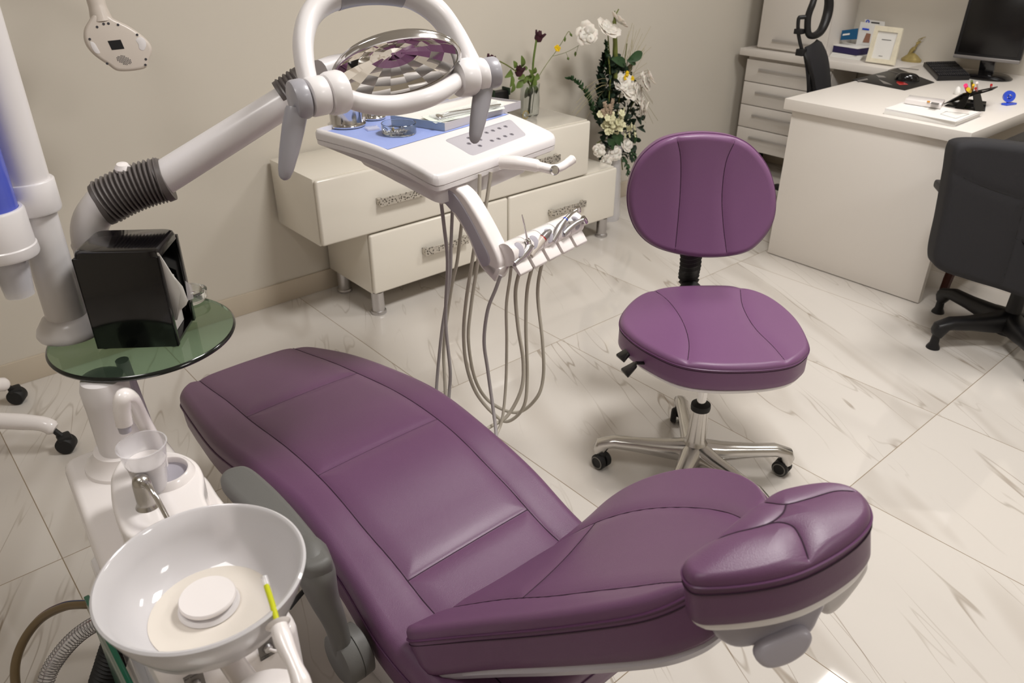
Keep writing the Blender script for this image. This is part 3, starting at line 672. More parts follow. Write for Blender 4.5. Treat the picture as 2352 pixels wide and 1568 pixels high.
for i in range(46):
    b0 = Bp(rng.uniform(1410, 1440), rng.uniform(190, 215), -.03); e = (rng.uniform(1440, 1500), rng.uniform(50, 190)) if i < 34 else (rng.uniform(1480, 1512), rng.uniform(230, 290))
    if i >= 40: e = (rng.uniform(1300, 1340), rng.uniform(200, 290))
    p = Bp(*e, rng.uniform(-.08, .03)); mid = b0.lerp(p, .5)+V((0, 0, .05 if i >= 34 else .01)); mb.tube(crv([b0, mid, p], 5), .0009, 4)
obj('dry_grass', mb, 'straw', bq)
bl = [((1350, 78), .055, 7, 2, V((-.9, -1, .3))), ((1395, 70), .062, 7, 2, V((0, -.8, 1))), ((1420, 50), .05, 6, 2, V((.5, -.2, .6))), ((1438, 205), .07, 7, 2, V((.1, -1, .6))), ((1428, 190), .05, 6, 2, V((-.5, -1, .5))), ((1460, 215), .062, 7, 2, V((.4, -1, .3))), ((1478, 190), .055, 7, 2, V((.5, -1, .6))), ((1492, 178), .045, 6, 2, V((.8, -.7, .6))), ((1470, 245), .055, 7, 2, V((.6, -1, 0))), ((1480, 250), .04, 6, 2, V((.8, -1, -.2))),
      ((1436, 333), .044, 6, 2, V((.1, -1, .4))), ((1410, 352), .042, 7, 2, V((-.3, -1, .2))), ((1375, 345), .035, 6, 2, V((-.8, -1, .1))), ((1390, 370), .038, 7, 2, V((-.3, -1, 0)))]
for k, (p, r_, n_, l_, fc) in enumerate(bl): bloom('blossom', Bp(*p, -.07), r_, 'petal', bq, fc, n_, l_, seed=k)
for k in range(46):
    x = 1412+rng.normal()*12; y = 285+rng.normal()*11
    bloom('hydrangea_floret', Bp(x, y, -.09+rng.uniform(-.02, .02)), .019, 'cream', bq, V((rng.uniform(-.5, .5), -1, rng.uniform(-.1, .9))), 5, 1, seed=k)
for k in range(8):
    bloom('hydrangea_floret', Bp(1452+rng.normal()*7, 292+rng.normal()*14, -.08), .016, 'cream', bq, V((.5, -1, .3)), 5, 1, seed=k)
for p in ((1440, 168), (1452, 180), (1436, 178)): bloom('yellow_flower', Bp(*p, -.08), .014, 'yellow', bq, V((0, -1, .3)), 5, 1)
mb = MB()
for a_, b_ in (((1395, 262), (1388, 235)), ((1400, 262), (1408, 228)), ((1390, 270), (1383, 252)), ((1403, 268), (1400, 240))):
    mb.tube([Bp(*a_, -.09), Bp(*b_, -.09)], [.006, .009], 8); P0_ = Bp(*a_, -.09); P1_ = Bp(*b_, -.09)
    for i in range(26): p = P0_.lerp(P1_, rng.uniform(.1, 1)); d = V((rng.uniform(-1, 1), rng.uniform(-1, 0), rng.uniform(-.4, 1))).normalized(); mb.tube([p+d*.006, p+d*.015], [.003, .001], 5)
obj('fluffy_spike', mb, 'tan', bq)
# rose vase on the cabinet
ZCT = .634
rv = thing('rose_vase', (2.42, 2.86, ZCT), 'clear glass vase of wilted dark roses and a yellow flower on the white cabinet', 'vase of flowers')
vb = V((2.44, 2.84, ZCT+.0005)); r_ = .045
YR = vb.y
R_ = lambda x, y, d=0: aty(x, y, YR+d)
hx = R_(1217, 235); vb = V((hx.x, YR, ZCT+.0005)); hv = R_(1217, 192).z-ZCT
mb = MB(); mb.lathe([(0, 0), (.034, 0), (.044, .012), (.048, hv*.5), (.044, hv*.8), (.047, hv), (.0455, hv), (.0425, hv*.8), (.0462, hv*.5), (.042, .014), (0, .006)], vb, n=36); obj('glass_body', mb, 'glass', rv)
def stem(pts, r=.0025, m='stem', d=-.0): mb = MB(); mb.tube(crv([vb+V((rng.uniform(-.015, .015), rng.uniform(-.01, .01), .02))]+[R_(x, y, d) for x, y in pts], 7), r, 7); return mb
st = stem([(1222, 190), (1225, 140), (1232, 92)], .005); obj('rose_stem', st, 'greenl', rv)
mb = stem([(1215, 190), (1180, 160), (1150, 142), (1132, 138)], .003); obj('rose_stem', mb, 'stem', rv)
mb = stem([(1218, 200), (1200, 180), (1190, 168)], .003); obj('rose_stem', mb, 'stem', rv)
mb = stem([(1230, 195), (1242, 168), (1262, 138), (1277, 118), (1292, 95), (1303, 76), (1308, 73), (1314, 84)], .0016); mb.tube(crv([R_(1270, 129), R_(1295, 122), (R_(1315, 113)), R_(1330, 104)], 5), .001, 5); mb.tube([R_(1328, 106), R_(1322, 128)], .001, 5); mb.tube([R_(1300, 120), R_(1306, 135)], .001, 5); obj('thin_stem', mb, 'stem', rv)
for x, y, k in ((1237, 88, 1), (1125, 140, .85), (1192, 167, .95)):
    c = R_(x, y); bloom('wilted_rose', c, .026*k, 'dried', rv, V((.2, -.3, 1)), 6, 3, 1.1, seed=x)
    mb = MB(); mb.lathe([(0, -.018), (.012, -.016), (.02, 0), (.017, .014), (.008, .02), (0, .02)], c, n=12); obj('rose_core', mb, 'dried', rv)
bloom('yellow_flower', R_(1280, 112), .017, 'yellow', rv, V((-.6, -1, .4)), 5, 2, .5)
mb = MB()
for x, y, x2, y2 in ((1297, 96, 1298, 83), (1309, 76, 1314, 84), (1304, 131, 1306, 138), (1322, 118, 1321, 130)): mb.tube(crv([R_(x, y), R_((x+x2)/2, (y+y2)/2), R_(x2, y2)], 3), [.001, .004, .005, .006, .005, .003, .001][:7], 8)
obj('seed_pod', mb, 'greenl', rv)
mb = MB()
for a_, b_, w_ in (((1198, 155), (1198, 128), .013), ((1183, 157), (1180, 140), .013), ((1175, 162), (1160, 178), .014), ((1175, 170), (1172, 200), .013), ((1180, 190), (1174, 213), .011), ((1200, 185), (1186, 202), .016), ((1212, 180), (1195, 190), .012), ((1222, 170), (1230, 155), .014), ((1225, 185), (1237, 170), .014), ((1218, 195), (1215, 222), .014), ((1226, 195), (1232, 215), .013), ((1220, 178), (1215, 160), .012), ((1208, 175), (1222, 190), .016), ((1212, 200), (1206, 225), .012), ((1200, 158), (1212, 156), .01), ((1205, 172), (1190, 182), .012), ((1228, 180), (1222, 200), .016), ((1216, 172), (1226, 186), .015)):
    leaf(mb, R_(*a_, rng.uniform(-.02, .02)), R_(*b_, rng.uniform(-.03, .02)), w_, V((rng.uniform(-.4, .4), -1, .3)), .15)
obj('leaves', mb, 'greenl', rv, sharp=80)
dc = thing('small_black_clock', (0, 0, 0), 'small black box with a curled metal side standing behind the glass vase', 'box')
P0 = aty(1170, 222, 2.84); dc.location = (P0.x, P0.y, ZCT); ORG[dc.name] = V(dc.location)
a_, b_ = aty(1152, 222, 2.84), aty(1187, 222, 2.84); zt = a_.z+.008
dc.name = 'small_black_box'; ORG[dc.name] = V(dc.location)
mb = MB(); mb.box((a_.x, 2.895, ZCT+.0008), (b_.x, 2.94, zt), .003); obj('box_body', mb, 'blackm', dc)
for xx in (a_.x, b_.x):
    mb = MB(); mb.box((xx-.004, 2.89, zt-.02), (xx+.004, 2.945, zt+.012), .002); obj('post', mb, 'greend', dc)
mb = MB(); cpt = V((b_.x+.03, 2.81, ZCT+.02)); mb.tube([cpt+V((.018*math.cos(t), 0, .018*math.sin(t))) for t in np.linspace(0, 1.8*PI, 22)], .0025, 6); obj('curl', mb, 'gold', dc)
# ================================================================== STOOL
scx, scy = 1.662, 1.072
so = thing('dental_stool', (scx, scy, 0), 'purple leather operator stool with oval backrest on a chrome five star base', 'stool')
def star(root, c, R, angs, zh, col, wheel=True, glide='blackm', fat=1.12):
    for an in angs:
        d = V((math.cos(an), math.sin(an), 0)); s_ = V((-d.y, d.x, 0))
        rings = []
        for f, z, w, h in ((.06, zh, .032, .03), (.3, zh-.002, .026, .024), (.6, zh+.002, .020, .018), (.85, zh+.006, .019, .016), (.96, zh-.004, .019, .02), (1.0, zh-.028, .016, .018), (1.005, zh-.045, .014, .012)):
            cc_ = V(c)+d*R*f; cc_.z = z; n_ = 14; w *= fat; h *= fat; tl = V((0, 0, 1)) if f < .95 else (V((0, 0, 1))*.4+d*.9).normalized()
            rings.append([cc_+s_*w*math.copysign(abs(math.cos(2*PI*k/n_))**.7, math.cos(2*PI*k/n_))+tl*h*math.copysign(abs(math.sin(2*PI*k/n_))**.8, math.sin(2*PI*k/n_)) for k in range(n_)])
        mb = MB(); mb.loft(rings); lg = obj('leg', mb, col, root)
        e = V(c)+d*R
        if wheel:
            ca_ = an+rng.uniform(.6, 1.5); ax = V((math.cos(ca_), math.sin(ca_), 0)); of = V((-ax.y, ax.x, 0))*.012; wc = V((e.x, e.y, .0255))+of
            mb = MB()
            for s2 in (-1, 1): mb.lathe([(0, .004*s2), (.022, .004*s2), (.025, .007*s2), (.025, .018*s2), (.021, .022*s2), (0, .022*s2)], wc, ax, 24)
            mb.tube([wc+V((0, 0, .02)), V((e.x, e.y, zh-.03))], .007, 8); mb.box(wc-V((.012, .012, 0)), wc+V((.012, .012, .034)), .006)
            cs = obj('caster', mb, 'rubber', root)
            for s2 in (-1, 1):
                mb = MB(); mb.lathe([(.017, .0225*s2), (.0205, .0225*s2), (.0205, .0235*s2), (.017, .0235*s2)], wc, ax, 24, cap=False); obj('wheel_ring', mb, 'casterg', cs)
        else:
            mb = MB(); mb.lathe([(0, .0005), (.026, .0005), (.025, .006), (.017, .022), (.015, zh-.04), (0, zh-.04)], (e.x, e.y, 0), n=20); obj('glide_foot', mb, glide, root)
star(so, (scx, scy, 0), .285, [math.radians(x) for x in (47, 131, 202, 262, -42)], .088, 'alu')
zcl = zover(1603, 938, V((scx, scy, 0)))
mb = MB(); mb.lathe([(0, .055), (.05, .058), (.052, .075), (.042, .1), (.033, .125), (.029, .135), (.0245, zcl), (0, zcl)], (scx, scy, 0), n=32); obj('hub_column', mb, 'alu', so)
mb = MB(); mb.lathe([(0, zcl), (.028, zcl), (.029, zcl+.008), (.028, zcl+.018), (.016, zcl+.022), (0, zcl+.022)], (scx, scy, 0), n=28); obj('collar', mb, 'rubber', so)
mb = MB(); mb.lathe([(0, zcl), (.0135, zcl), (.0135, .42), (0, .42)], (scx, scy, 0), n=20); obj('gas_rod', mb, 'chrome', so)
ZS = .485
so_pts = [(1424, 735), (1437, 702), (1475, 674), (1535, 661), (1620, 658), (1700, 662), (1770, 683), (1830, 728), (1860, 785), (1846, 815), (1810, 834), (1740, 844), (1640, 845), (1560, 832), (1490, 798), (1445, 765)]
ol = [at(x, y, ZS) for x, y in so_pts]
mb, rim, sl = disc_pad(ol, V((0, 0, 1)), .062, r=.016, crown=.006, seams=[[at(x, y, ZS) for x, y in ((1497, 664), (1535, 692), (1566, 735), (1582, 785), (1579, 836))], [at(x, y, ZS) for x, y in ((1699, 663), (1706, 705), (1733, 752), (1775, 795), (1806, 832))]], gd=.0028, dish=lambda X, Y: .006*(Y/.2)**2)
st_ = obj('seat', mb, 'purpleb', so, sharp=60); seam_tubes(st_, sl, .0011)
def piping(rim_, z, parent, n, r=.0022, m='pipe', out=.0005):
    c_ = sum(rim_, V())/len(rim_); n = V(n); pts = [p-n*z+(p-c_-n*(p-c_).dot(n)).normalized()*out for p in rim_]
    mb = MB(); pts.append(pts[0]); pts.append(pts[1]); mb.tube(pts, r, 6, cap=False); obj('piping', mb, m, parent)
piping(rim, .001, st_, (0, 0, 1)); piping(rim, .007, st_, (0, 0, 1), .0008, 'seam', .0006)
cS = sum(ol, V())/len(ol)
mb = MB(); mb.slab([cS+(p-cS)*.985-V((0, 0, .071)) for p in crv(ol, 6, True)], (0, 0, 1), .010, .003); obj('seat_pan', mb, 'plast', so)
mb = MB(); mb.box((scx-.08, scy-.06, ZS-.112), (scx+.08, scy+.06, ZS-.078), .006); obj('mechanism', mb, 'blackm', so)
for a_, b_ in (((1440, 800), (1424, 822)), ((1450, 835), (1434, 856))):
    p0, p1 = at(a_[0]+10, a_[1]-2, .435), at(*b_, .41); dd = (p1-p0); mb = MB(); sd = V((-dd.y, dd.x, 0)).normalized()*.022
    mb.hexa([p0-sd*.5-V((0, 0, .01)), p0+sd*.5-V((0, 0, .01)), p1+sd-V((0, 0, .006)), p1-sd-V((0, 0, .006))], [p0-sd*.5, p0+sd*.5, p1+sd+V((0, 0, .003)), p1-sd+V((0, 0, .003))], .003); mb.tube([p0, V((scx, scy, ZS-.095)).lerp(p0, .35)], .005, 8); obj('lever', mb, 'black', so)
# backrest
bdir = V((.70, .715, 0)).normalized(); BP = cS+bdir*.235; BN = (-bdir+V((0, 0, .10))).normalized()
bpx = [(1560, 309), (1625, 306), (1690, 317), (1735, 345), (1770, 395), (1783, 455), (1774, 510), (1740, 555), (1700, 578), (1630, 588), (1560, 583), (1500, 565), (1462, 530), (1443, 475), (1446, 420), (1468, 365), (1510, 325)]
ol = [atp(x, y, BP, BN) for x, y in bpx]
mb, rim, sl = disc_pad(ol, BN, .05, r=.018, crown=.004, seams=[[atp(x, y, BP, BN) for x, y in ((1552, 312), (1562, 360), (1563, 430), (1558, 500), (1549, 583))], [atp(x, y, BP, BN) for x, y in ((1690, 318), (1668, 370), (1659, 440), (1660, 510), (1667, 584))]], gd=.0028, dish=lambda X, Y: .035*(X/.2)**2*0+.03*((X*X)/.04))
bk = obj('backrest', mb, 'purpleb', so, sharp=60); seam_tubes(bk, sl, .0011); piping(rim, .001, bk, BN)
st0 = atp(1589, 560, BP-BN*.03, BN); st1 = at(1586, 660, ZS-.05)+bdir*.03
pts = crv([st0, st0.lerp(st1, .5)-BN*.0, st1, V((cS.x, cS.y, ZS-.085))+bdir*.12], 10)
mb = MB(); mb.tube(pts, [.031+.004*(1 if k % 2 else -1) for k in range(len(pts))], 18, flat=.6, up=BN); obj('stem_bellows', mb, 'rubber', so)
mb = MB(); mb.slab([cS*0+p-BN*.053 for p in [sum(ol, V())/len(ol)+(q-sum(ol, V())/len(ol))*.96 for q in crv(ol, 5, True)]], BN, .006, .002); obj('back_shell', mb, 'blackm', so)
# ================================================================== OFFICE CHAIRS
def armchair_black():
    bc = at(2318, 742, .09); bc = V((bc.x, bc.y, 0))
    o = thing('office_chair', bc, 'black padded office chair seen from behind on glide feet, right of the desk', 'office chair')
    R = .30; b1 = at(2118, 785, .03)-bc; a1 = math.atan2(b1.y, b1.x)
    star(o, bc, R, [a1+2*PI*k/5 for k in range(5)], .10, 'blackm', wheel=False, fat=1.5)
    mb = MB(); mb.lathe([(0, .05), (.045, .05), (.045, .10), (.03, .125), (.027, .28), (.016, .285), (.016, .42), (0, .42)], bc, n=24); obj('column', mb, 'blackm', o)
    P0 = V((bc.x, bc.y, 0))-FH*.12
    vd = V((-.80, -.60, 0)).normalized(); P1 = bc+vd*.20; N = (vd+V((0, 0, .10))).normalized()
    px_ = [(2208, 328), (2260, 325), (2352, 334), (2440, 345), (2500, 365), (2500, 500), (2480, 690), (2440, 705), (2380, 695), (2296, 668), (2220, 645), (2160, 622), (2147, 590), (2165, 500), (2183, 400), (2192, 345)]
    ol = [atp(x, y, P1, N) for x, y in px_]
    c_ = sum(ol, V())/len(ol)
    mb, rim, sl = disc_pad(ol, N, .075, r=.03, crown=.006, seams=[[atp(x, y, P1, N) for x, y in ((2175, 388), (2250, 425), (2352, 460), (2480, 500))], [atp(x, y, P1, N) for x, y in ((2352, 470), (2330, 560), (2300, 662))]], rings=40, segs=160)
    b = obj('backrest', mb, 'blackf', o, sharp=60); seam_tubes(b, sl, .0014, m='rubber')
    U_ = V((-vd.y, vd.x, 0)); U_ = U_ if U_.dot(RT) > 0 else -U_
    lowz = min(p.z for p in ol); sc = V((bc.x, bc.y, .44)); sc2 = sc-vd*.05
    mb = MB(); mb.slab([sc2+U_*a+vd*b_+V((0, 0, .05)) for a, b_ in ((-.24, .18), (.24, .18), (.25, -.22), (-.25, -.22))], (0, 0, 1), .08, .03); obj('seat', mb, 'blackf', o)
    mb = MB(); mb.box(sc-V((.09, .09, .07)), sc+V((.09, .09, -.028)), .01); mb.tube([sc+V((0, 0, -.045)), sc+vd*.24+V((0, 0, -.04)), c_-N*.06], .014, 8, flat=.6); obj('mechanism', mb, 'blackm', o)
    for s_ in (-1, 1):
        ar = sc2+U_*(.285*s_)+V((0, 0, .235)); mb = MB()
        if s_ < 0: ar = ath(2186, 430, ar.dot(FH)+.02)
        mb.slab([ar+vd*.17+U_*.03, ar+vd*.17-U_*.03, ar-vd*.10-U_*.035, ar-vd*.10+U_*.035], (0, 0, 1), .035, .012)
        mb.tube(crv([ar+vd*.06-V((0, 0, .03)), ar+vd*.02-V((0, 0, .14)), ar-U_*(.05*s_)-V((0, 0, ar.z-.43))], 6), .014, 8, flat=.6); obj('armrest', mb, 'blackm', o)
    return o
armchair_black()
def mesh_chair():
    bx, by = 4.10, 2.10
    o = thing('mesh_office_chair', (bx, by, 0), 'black mesh office chair with a round headrest tucked behind the white desk', 'office chair')
    star(o, (bx, by, 0), .28, [2*PI*k/5+.4 for k in range(5)], .085, 'blackm', wheel=True)
    mb = MB(); mb.lathe([(0, .05), (.04, .05), (.04, .11), (.026, .12), (.026, .26), (.015, .26), (.015, .42), (0, .42)], (bx, by, 0), n=20); obj('column', mb, 'blackm', o)
    mb = MB(); mb.slab([V((bx+x, by+y, .50)) for x, y in ((-.04, -.34), (.28, -.32), (.26, .06), (-.02, .06))], (0, 0, 1), .06, .025); obj('seat', mb, 'blackf', o)
    X0 = 3.86
    D = atx(1880, 150, X0); D0 = D.dot(FH)
    Q = lambda x, y, d=0: ath(x, y, D0+d)
    # back: curved mesh panel seen edge-on
    L_ = [(1842, 112, 0), (1850, 160, 0), (1853, 205, 0), (1850, 260, 0), (1855, 300, .03)]; Rr = [(1882, 86, .12), (1902, 130, .16), (1909, 200, .16), (1906, 260, .14), (1900, 310, .12)]
    near = [Q(*p) for p in L_]; far = [Q(*p) for p in Rr]; rings = []
    for i in range(17):
        t = i/16; a, b = icr(near, t), icr(far, t); row = []
        for k in range(24):
            an = 2*PI*k/24; m_ = (a+b)/2; s_ = (b-a)/2; fw = FH*.014; ed = (1 if 0 < i < 16 else .7)
            row.append(m_+s_*math.copysign(abs(math.cos(an))**.8, math.cos(an))*ed+fw*math.sin(an)+FH*(-.03*(1-math.cos(an)**2)))
        rings.append(row)
    mb = MB(); mb.loft(rings); obj('backrest', mb, 'blackf', o)
    mb = MB(); mb.tube(crv([Q(1846, 118), Q(1857, 145, -.02), Q(1868, 190, -.02), Q(1872, 260, -.02)], 6), .010, 8); mb.tube(crv([Q(1862, 160, -.01), Q(1858, 190, -.02), Q(1862, 215, -.02)], 6), .006, 8)
    mb.tube(crv([Q(1868, 300), V((bx, by, .5)).lerp(Q(1868, 300), .5)-V((0, 0, .04)), V((bx, by, .43))], 6), .016, 8); obj('back_frame', mb, 'blackm', o)
    mb = MB(); mb.tube(crv([Q(1843, 118), Q(1837, 95), Q(1833, 70), Q(1834, 45), Q(1838, 38)], 6), .009, 10); mb.tube([Q(1836, 40), Q(1860, 38)], .010, 10); mb.box(Q(1836, 72)-V((.02, .02, .012)), Q(1836, 72)+V((.02, .02, .012)), .003); mb.box(Q(1840, 120)-V((.02, .02, .016)), Q(1840, 120)+V((.02, .02, .016)), .003)
    obj('headrest_post', mb, 'blackm', o)
    ring_ = crv([Q(x, y, d) for x, y, d in ((1866, 10, 0), (1856, 40, 0), (1856, 75, 0), (1868, 82, .02), (1886, 70, .08), (1900, 35, .12), (1904, 0, .12), (1895, -25, .1), (1876, -15, .03))], 8, True)
    mb = MB(); rs = [.016+.008*math.sin(PI*min(1, max(0, (k-24)/34.))) for k in range(len(ring_))]; mb.tube(ring_+ring_[:2], rs+rs[:2], 12, cap=False); obj('headrest', mb, 'blackm', o)
    for s_ in ():
        mb = MB(); ar = V((bx, by+.27*s_, .62)); mb.slab([ar+V((-.12, -.03, 0)), ar+V((.12, -.03, 0)), ar+V((.12, .03, 0)), ar+V((-.12, .03, 0))], (0, 0, 1), .03, .01); mb.tube([ar-V((0, 0, .02)), V((bx, by+.2*s_, .47))], .012, 8); obj('armrest', mb, 'blackm', o)
mesh_chair()
# dark wooden visitor chair, only a leg shows under the black chair
wc = at(2168, 672, .0)
wo = thing('wooden_chair', (wc.x+.22, wc.y+.05, 0), 'dark red wooden chair with curved legs under the desk behind the black office chair', 'chair')
def wleg(x, y, o_): mb = MB(); mb.tube(crv([V((x, y, .43)), V((x+.01, y, .30)), V((x+.025, y, .16)), V((x-.005, y, .05)), V((x-.012, y, .001))], 6), [.026]*6+[.024]*6+[.021]*6+[.020]*6+[.026], 8, flat=1); obj('leg', mb, 'wood', o_)
for x, y in ((wc.x, wc.y), (wc.x+.38, wc.y), (wc.x, wc.y+.36), (wc.x+.38, wc.y+.36)): wleg(x, y, wo)
mb = MB(); mb.box((wc.x-.03, wc.y-.03, .42), (wc.x+.41, wc.y+.39, .48), .02); obj('seat', mb, 'blackf', wo)
bx_ = aty(2300, 300, 1.06)
mb = MB(); mb.box((bx_.x-.28, 1.03, .483), (bx_.x+.55, 1.09, .705), .02); obj('upholstered_back', mb, 'blackm', wo)
# ================================================================== WHITENING LAMP ON A CASTOR STAND (far left)
wl = thing('whitening_lamp', (-.02, 2.72, 0), 'beige paddle shaped whitening lamp head on a white castor stand by the left wall', 'lamp')
hub = V((-.10, 2.72, .0))
ends = [at(120, 985, .085), at(10, 885, .085)]
for k in range(5):
    if k < 2: e = ends[k]
    else: an = math.radians((150, 215, 285)[k-2]); e = V((hub.x+.33*math.cos(an), min(hub.y+.33*math.sin(an), 2.9), .085))
    e = V((e.x, e.y, .075)); d = (V((e.x, e.y, 0))-V((hub.x, hub.y, 0))).normalized()
    mb = MB(); mb.tube(crv([hub+V((0, 0, .12)), hub+d*.12+V((0, 0, .125)), e-d*.05+V((0, 0, .035)), e+d*.01+V((0, 0, .01))], 6), [.028]*6+[.026]*6+[.024]*6+[.017], 14); obj('leg', mb, 'plastb', wl)
    ax = V((-.75, .66, 0)); wcn = V((e.x, e.y, .0285))+d*.028; mb = MB(); mb.lathe([(0, -.022), (.025, -.022), (.028, -.018), (.028, .018), (.025, .022), (0, .022)], wcn, V((-.5, -.8, 0)), 24); mb.tube([wcn+V((0, 0, .02)), e+V((0, 0, .01))], .009, 8)
    mb.box(wcn+V((-.02, -.02, .018)), wcn+V((.02, .02, .034)), .006); obj('caster', mb, 'rubber', wl)
mb = MB(); mb.lathe([(0, .08), (.05, .08), (.055, .12), (.04, .16), (.022, .18), (.02, 1.75), (0, 1.75)], hub, n=24); obj('pole', mb, 'plastb', wl)
YH = 2.52
hq = aty(252, 85, YH); HN = V((-.18, -.94, .10)).normalized()
W_ = lambda x, y, d=0: atp(x, y, hq-HN*d, HN)
hpx = [(218, 30), (240, 28), (260, 42), (300, 62), (335, 88), (350, 112), (343, 138), (332, 158), (276, 164), (250, 150), (215, 125), (196, 98), (194, 70), (205, 48)]
mb = MB(); hol = crv([W_(*p) for p in hpx], 5, True); mb.slab(hol, HN, .055, .010, 4, rb=.02); hd = obj('lamp_head', mb, 'beige', wl)
mb = MB(); mb.tube(crv([W_(232, 45, .025), W_(222, 15, .025), W_(212, -25, .03), W_(190, -90, .05), hub+V((.18, -.08, 1.78)), hub+V((0, 0, 1.74))], 8), [.026]*8+[.024]*40+[.024], 16) if 0 else None
pp = crv([W_(234, 48, .025), W_(224, 15, .025), W_(212, -25, .03), W_(190, -90, .05), hub+V((.18, -.08, 1.78)), hub+V((0, 0, 1.74))], 8)
mb.tube(pp, [.024+.006*max(0, 1-k/8) for k in range(len(pp))], 16); obj('arm', mb, 'beige', wl)
mb = MB(); mb.slab([W_(*p, -.0008) for p in ((247, 94), (277, 91), (286, 112), (257, 115))], HN, .0012, .0003, 1); obj('display', mb, 'blackm', hd)
mb = MB()
for x, y in ((239, 45), (238, 55), (249, 54), (223, 62), (271, 57), (206, 90), (315, 80), (335, 136), (334, 149), (246, 146)): mb.lathe([(0, 0), (.0035, 0), (.0035, .0008), (0, .0008)], W_(x, y, -.0002), HN, 10)
obj('screw_hole', mb, 'ink', hd)
mb = MB()
for i in range(-4, 5):
    for j in range(-3, 4):
        if i*i/18+j*j/10 < 1: mb.lathe([(0, 0), (.0014, 0), (.0014, .0006), (0, .0006)], W_(285+i*3.8+j*1.0, 138+j*3.2+i*.6, -.0002), HN, 6)
g = obj('speaker_grille', mb, 'ink', hd)
mb = MB()
for pts, in (([(312, 92), (320, 85), (332, 90), (336, 104), (330, 116), (320, 112), (318, 102)],), ([(207, 96), (216, 98), (223, 108), (230, 122), (220, 122), (211, 110)],)):
    mb.slab(crv([W_(*p, -.001) for p in pts], 4, True), HN, .0022, .001, 2)
obj('finger_recess', mb, 'plast', hd)
# ================================================================== LEFT COLUMN, CUP DISPENSER
GZ = .80
gc = V((.330, 1.470, GZ))
GR = .169
# ================================================================== DENTAL UNIT (base cabinet, posts, glass shelf, spittoon)
un = thing('dental_unit', (.2, 1.12, 0), 'white dental unit with spittoon, cup filler, post and round green glass shelf', 'dental unit')
# body
bo = [V((.098, .80, .60)), V((.288, .80, .60)), V((.305, 1.15, .60)), V((.306, 1.455, .60)), V((.128, 1.455, .60)), V((.10, 1.12, .60))]
def rc(pts, k=.18, n=4):   # rounded corners
    out = []; m = len(pts)
    for i in range(m):
        p, a, b = pts[i], pts[i-1], pts[(i+1) % m]; da = (a-p); db = (b-p); ra = min(k, da.length*.45); p0 = p+da.normalized()*ra; p1 = p+db.normalized()*ra
        for j in range(n+1): t = j/n; out.append(p0*(1-t)**2+p*2*t*(1-t)+p1*t*t)
    return out
mb = MB(); mb.slab(rc(bo, .03), (0, 0, 1), .50, .014, 4, rb=.01); obj('body', mb, 'plastb', un)
mb = MB(); mb.slab(rc([V((p.x*.96+.008, p.y*.98+.02, .10)) for p in bo], .03), (0, 0, 1), .0985, .002); obj('plinth', mb, 'blackm', un)
# raised side shell on the left and step
mb = MB(); mb.slab(rc([V((.078, .86, .545)), V((.12, .86, .545)), V((.14, 1.22, .545)), V((.098, 1.22, .545))], .012), (0, 0, 1), .40, .01, 3); obj('side_cover', mb, 'cupm', un)
mb = MB(); mb.box((.068, .80, .10), (.0768, 1.16, .52), .002); obj('glass_side_panel', mb, 'green2', un)
# lower column with collar
colP = V((.222, 1.372, 0))
mb = MB(); mb.lathe([(0, .598), (.072, .598), (.070, .606), (.056, .616), (.050, .632), (.0495, .634), (0, .634)], colP, n=40); obj('column_flange', mb, 'plastb', un)
mb = MB(); mb.lathe([(0, .625), (.039, .625), (.040, .735), (.0405, .736), (.041, .765), (.036, .783), (.028, .786), (0, .787)], colP, n=40); obj('lower_column', mb, 'plast', un)
mb = MB(); mb.tube(crv([V((colP.x+.06, colP.y+.035, .598)), V((colP.x+.052, colP.y+.035, .70)), V((colP.x+.045, colP.y+.03, .786))], 5), .012, 14); obj('cable_pipe', mb, 'plast2', un)
# glass shelf
mb = MB(); mb.lathe([(0, 0), (GR-.003, 0), (GR-.003, .010), (0, .010)], gc-V((0, 0, .0125)), n=96); gs = obj('glass_shelf', mb, 'glassg', un)
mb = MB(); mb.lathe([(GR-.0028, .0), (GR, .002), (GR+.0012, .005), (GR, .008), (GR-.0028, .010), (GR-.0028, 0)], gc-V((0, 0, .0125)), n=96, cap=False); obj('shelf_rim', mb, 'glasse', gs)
ZG = GZ-.0024
# tall post with flange and collar
pp = at(165, 762, ZG); pp = V((pp.x, pp.y, 0)); 
z_of = lambda x, y: zover(x, y, pp)
zc0, zc1 = z_of(105, 474), z_of(90, 408)
mb = MB(); mb.lathe([(0, ZG), (.058, ZG), (.060, ZG+.006), (.057, ZG+.016), (.050, ZG+.026), (.045, ZG+.034), (.036, ZG+.038), (0, ZG+.038)], pp, n=40); obj('post_flange', mb, 'plast', un)
mb = MB(); mb.lathe([(0, ZG+.036), (.0355, ZG+.036), (.0345, zc0), (0, zc0)], pp, n=40); obj('lower_post', mb, 'plast', un)
mb = MB(); mb.lathe([(.030, zc0-.004), (.044, zc0-.004), (.0455, zc0), (.0455, zc1-.002), (.044, zc1), (.030, zc1)], pp, n=40); obj('post_collar', mb, 'plast', un)
mb = MB(); mb.lathe([(0, zc1-.02), (.039, zc1-.02), (.039, 2.05), (0, 2.05)], pp, n=40); obj('upper_post', mb, 'plast', un)
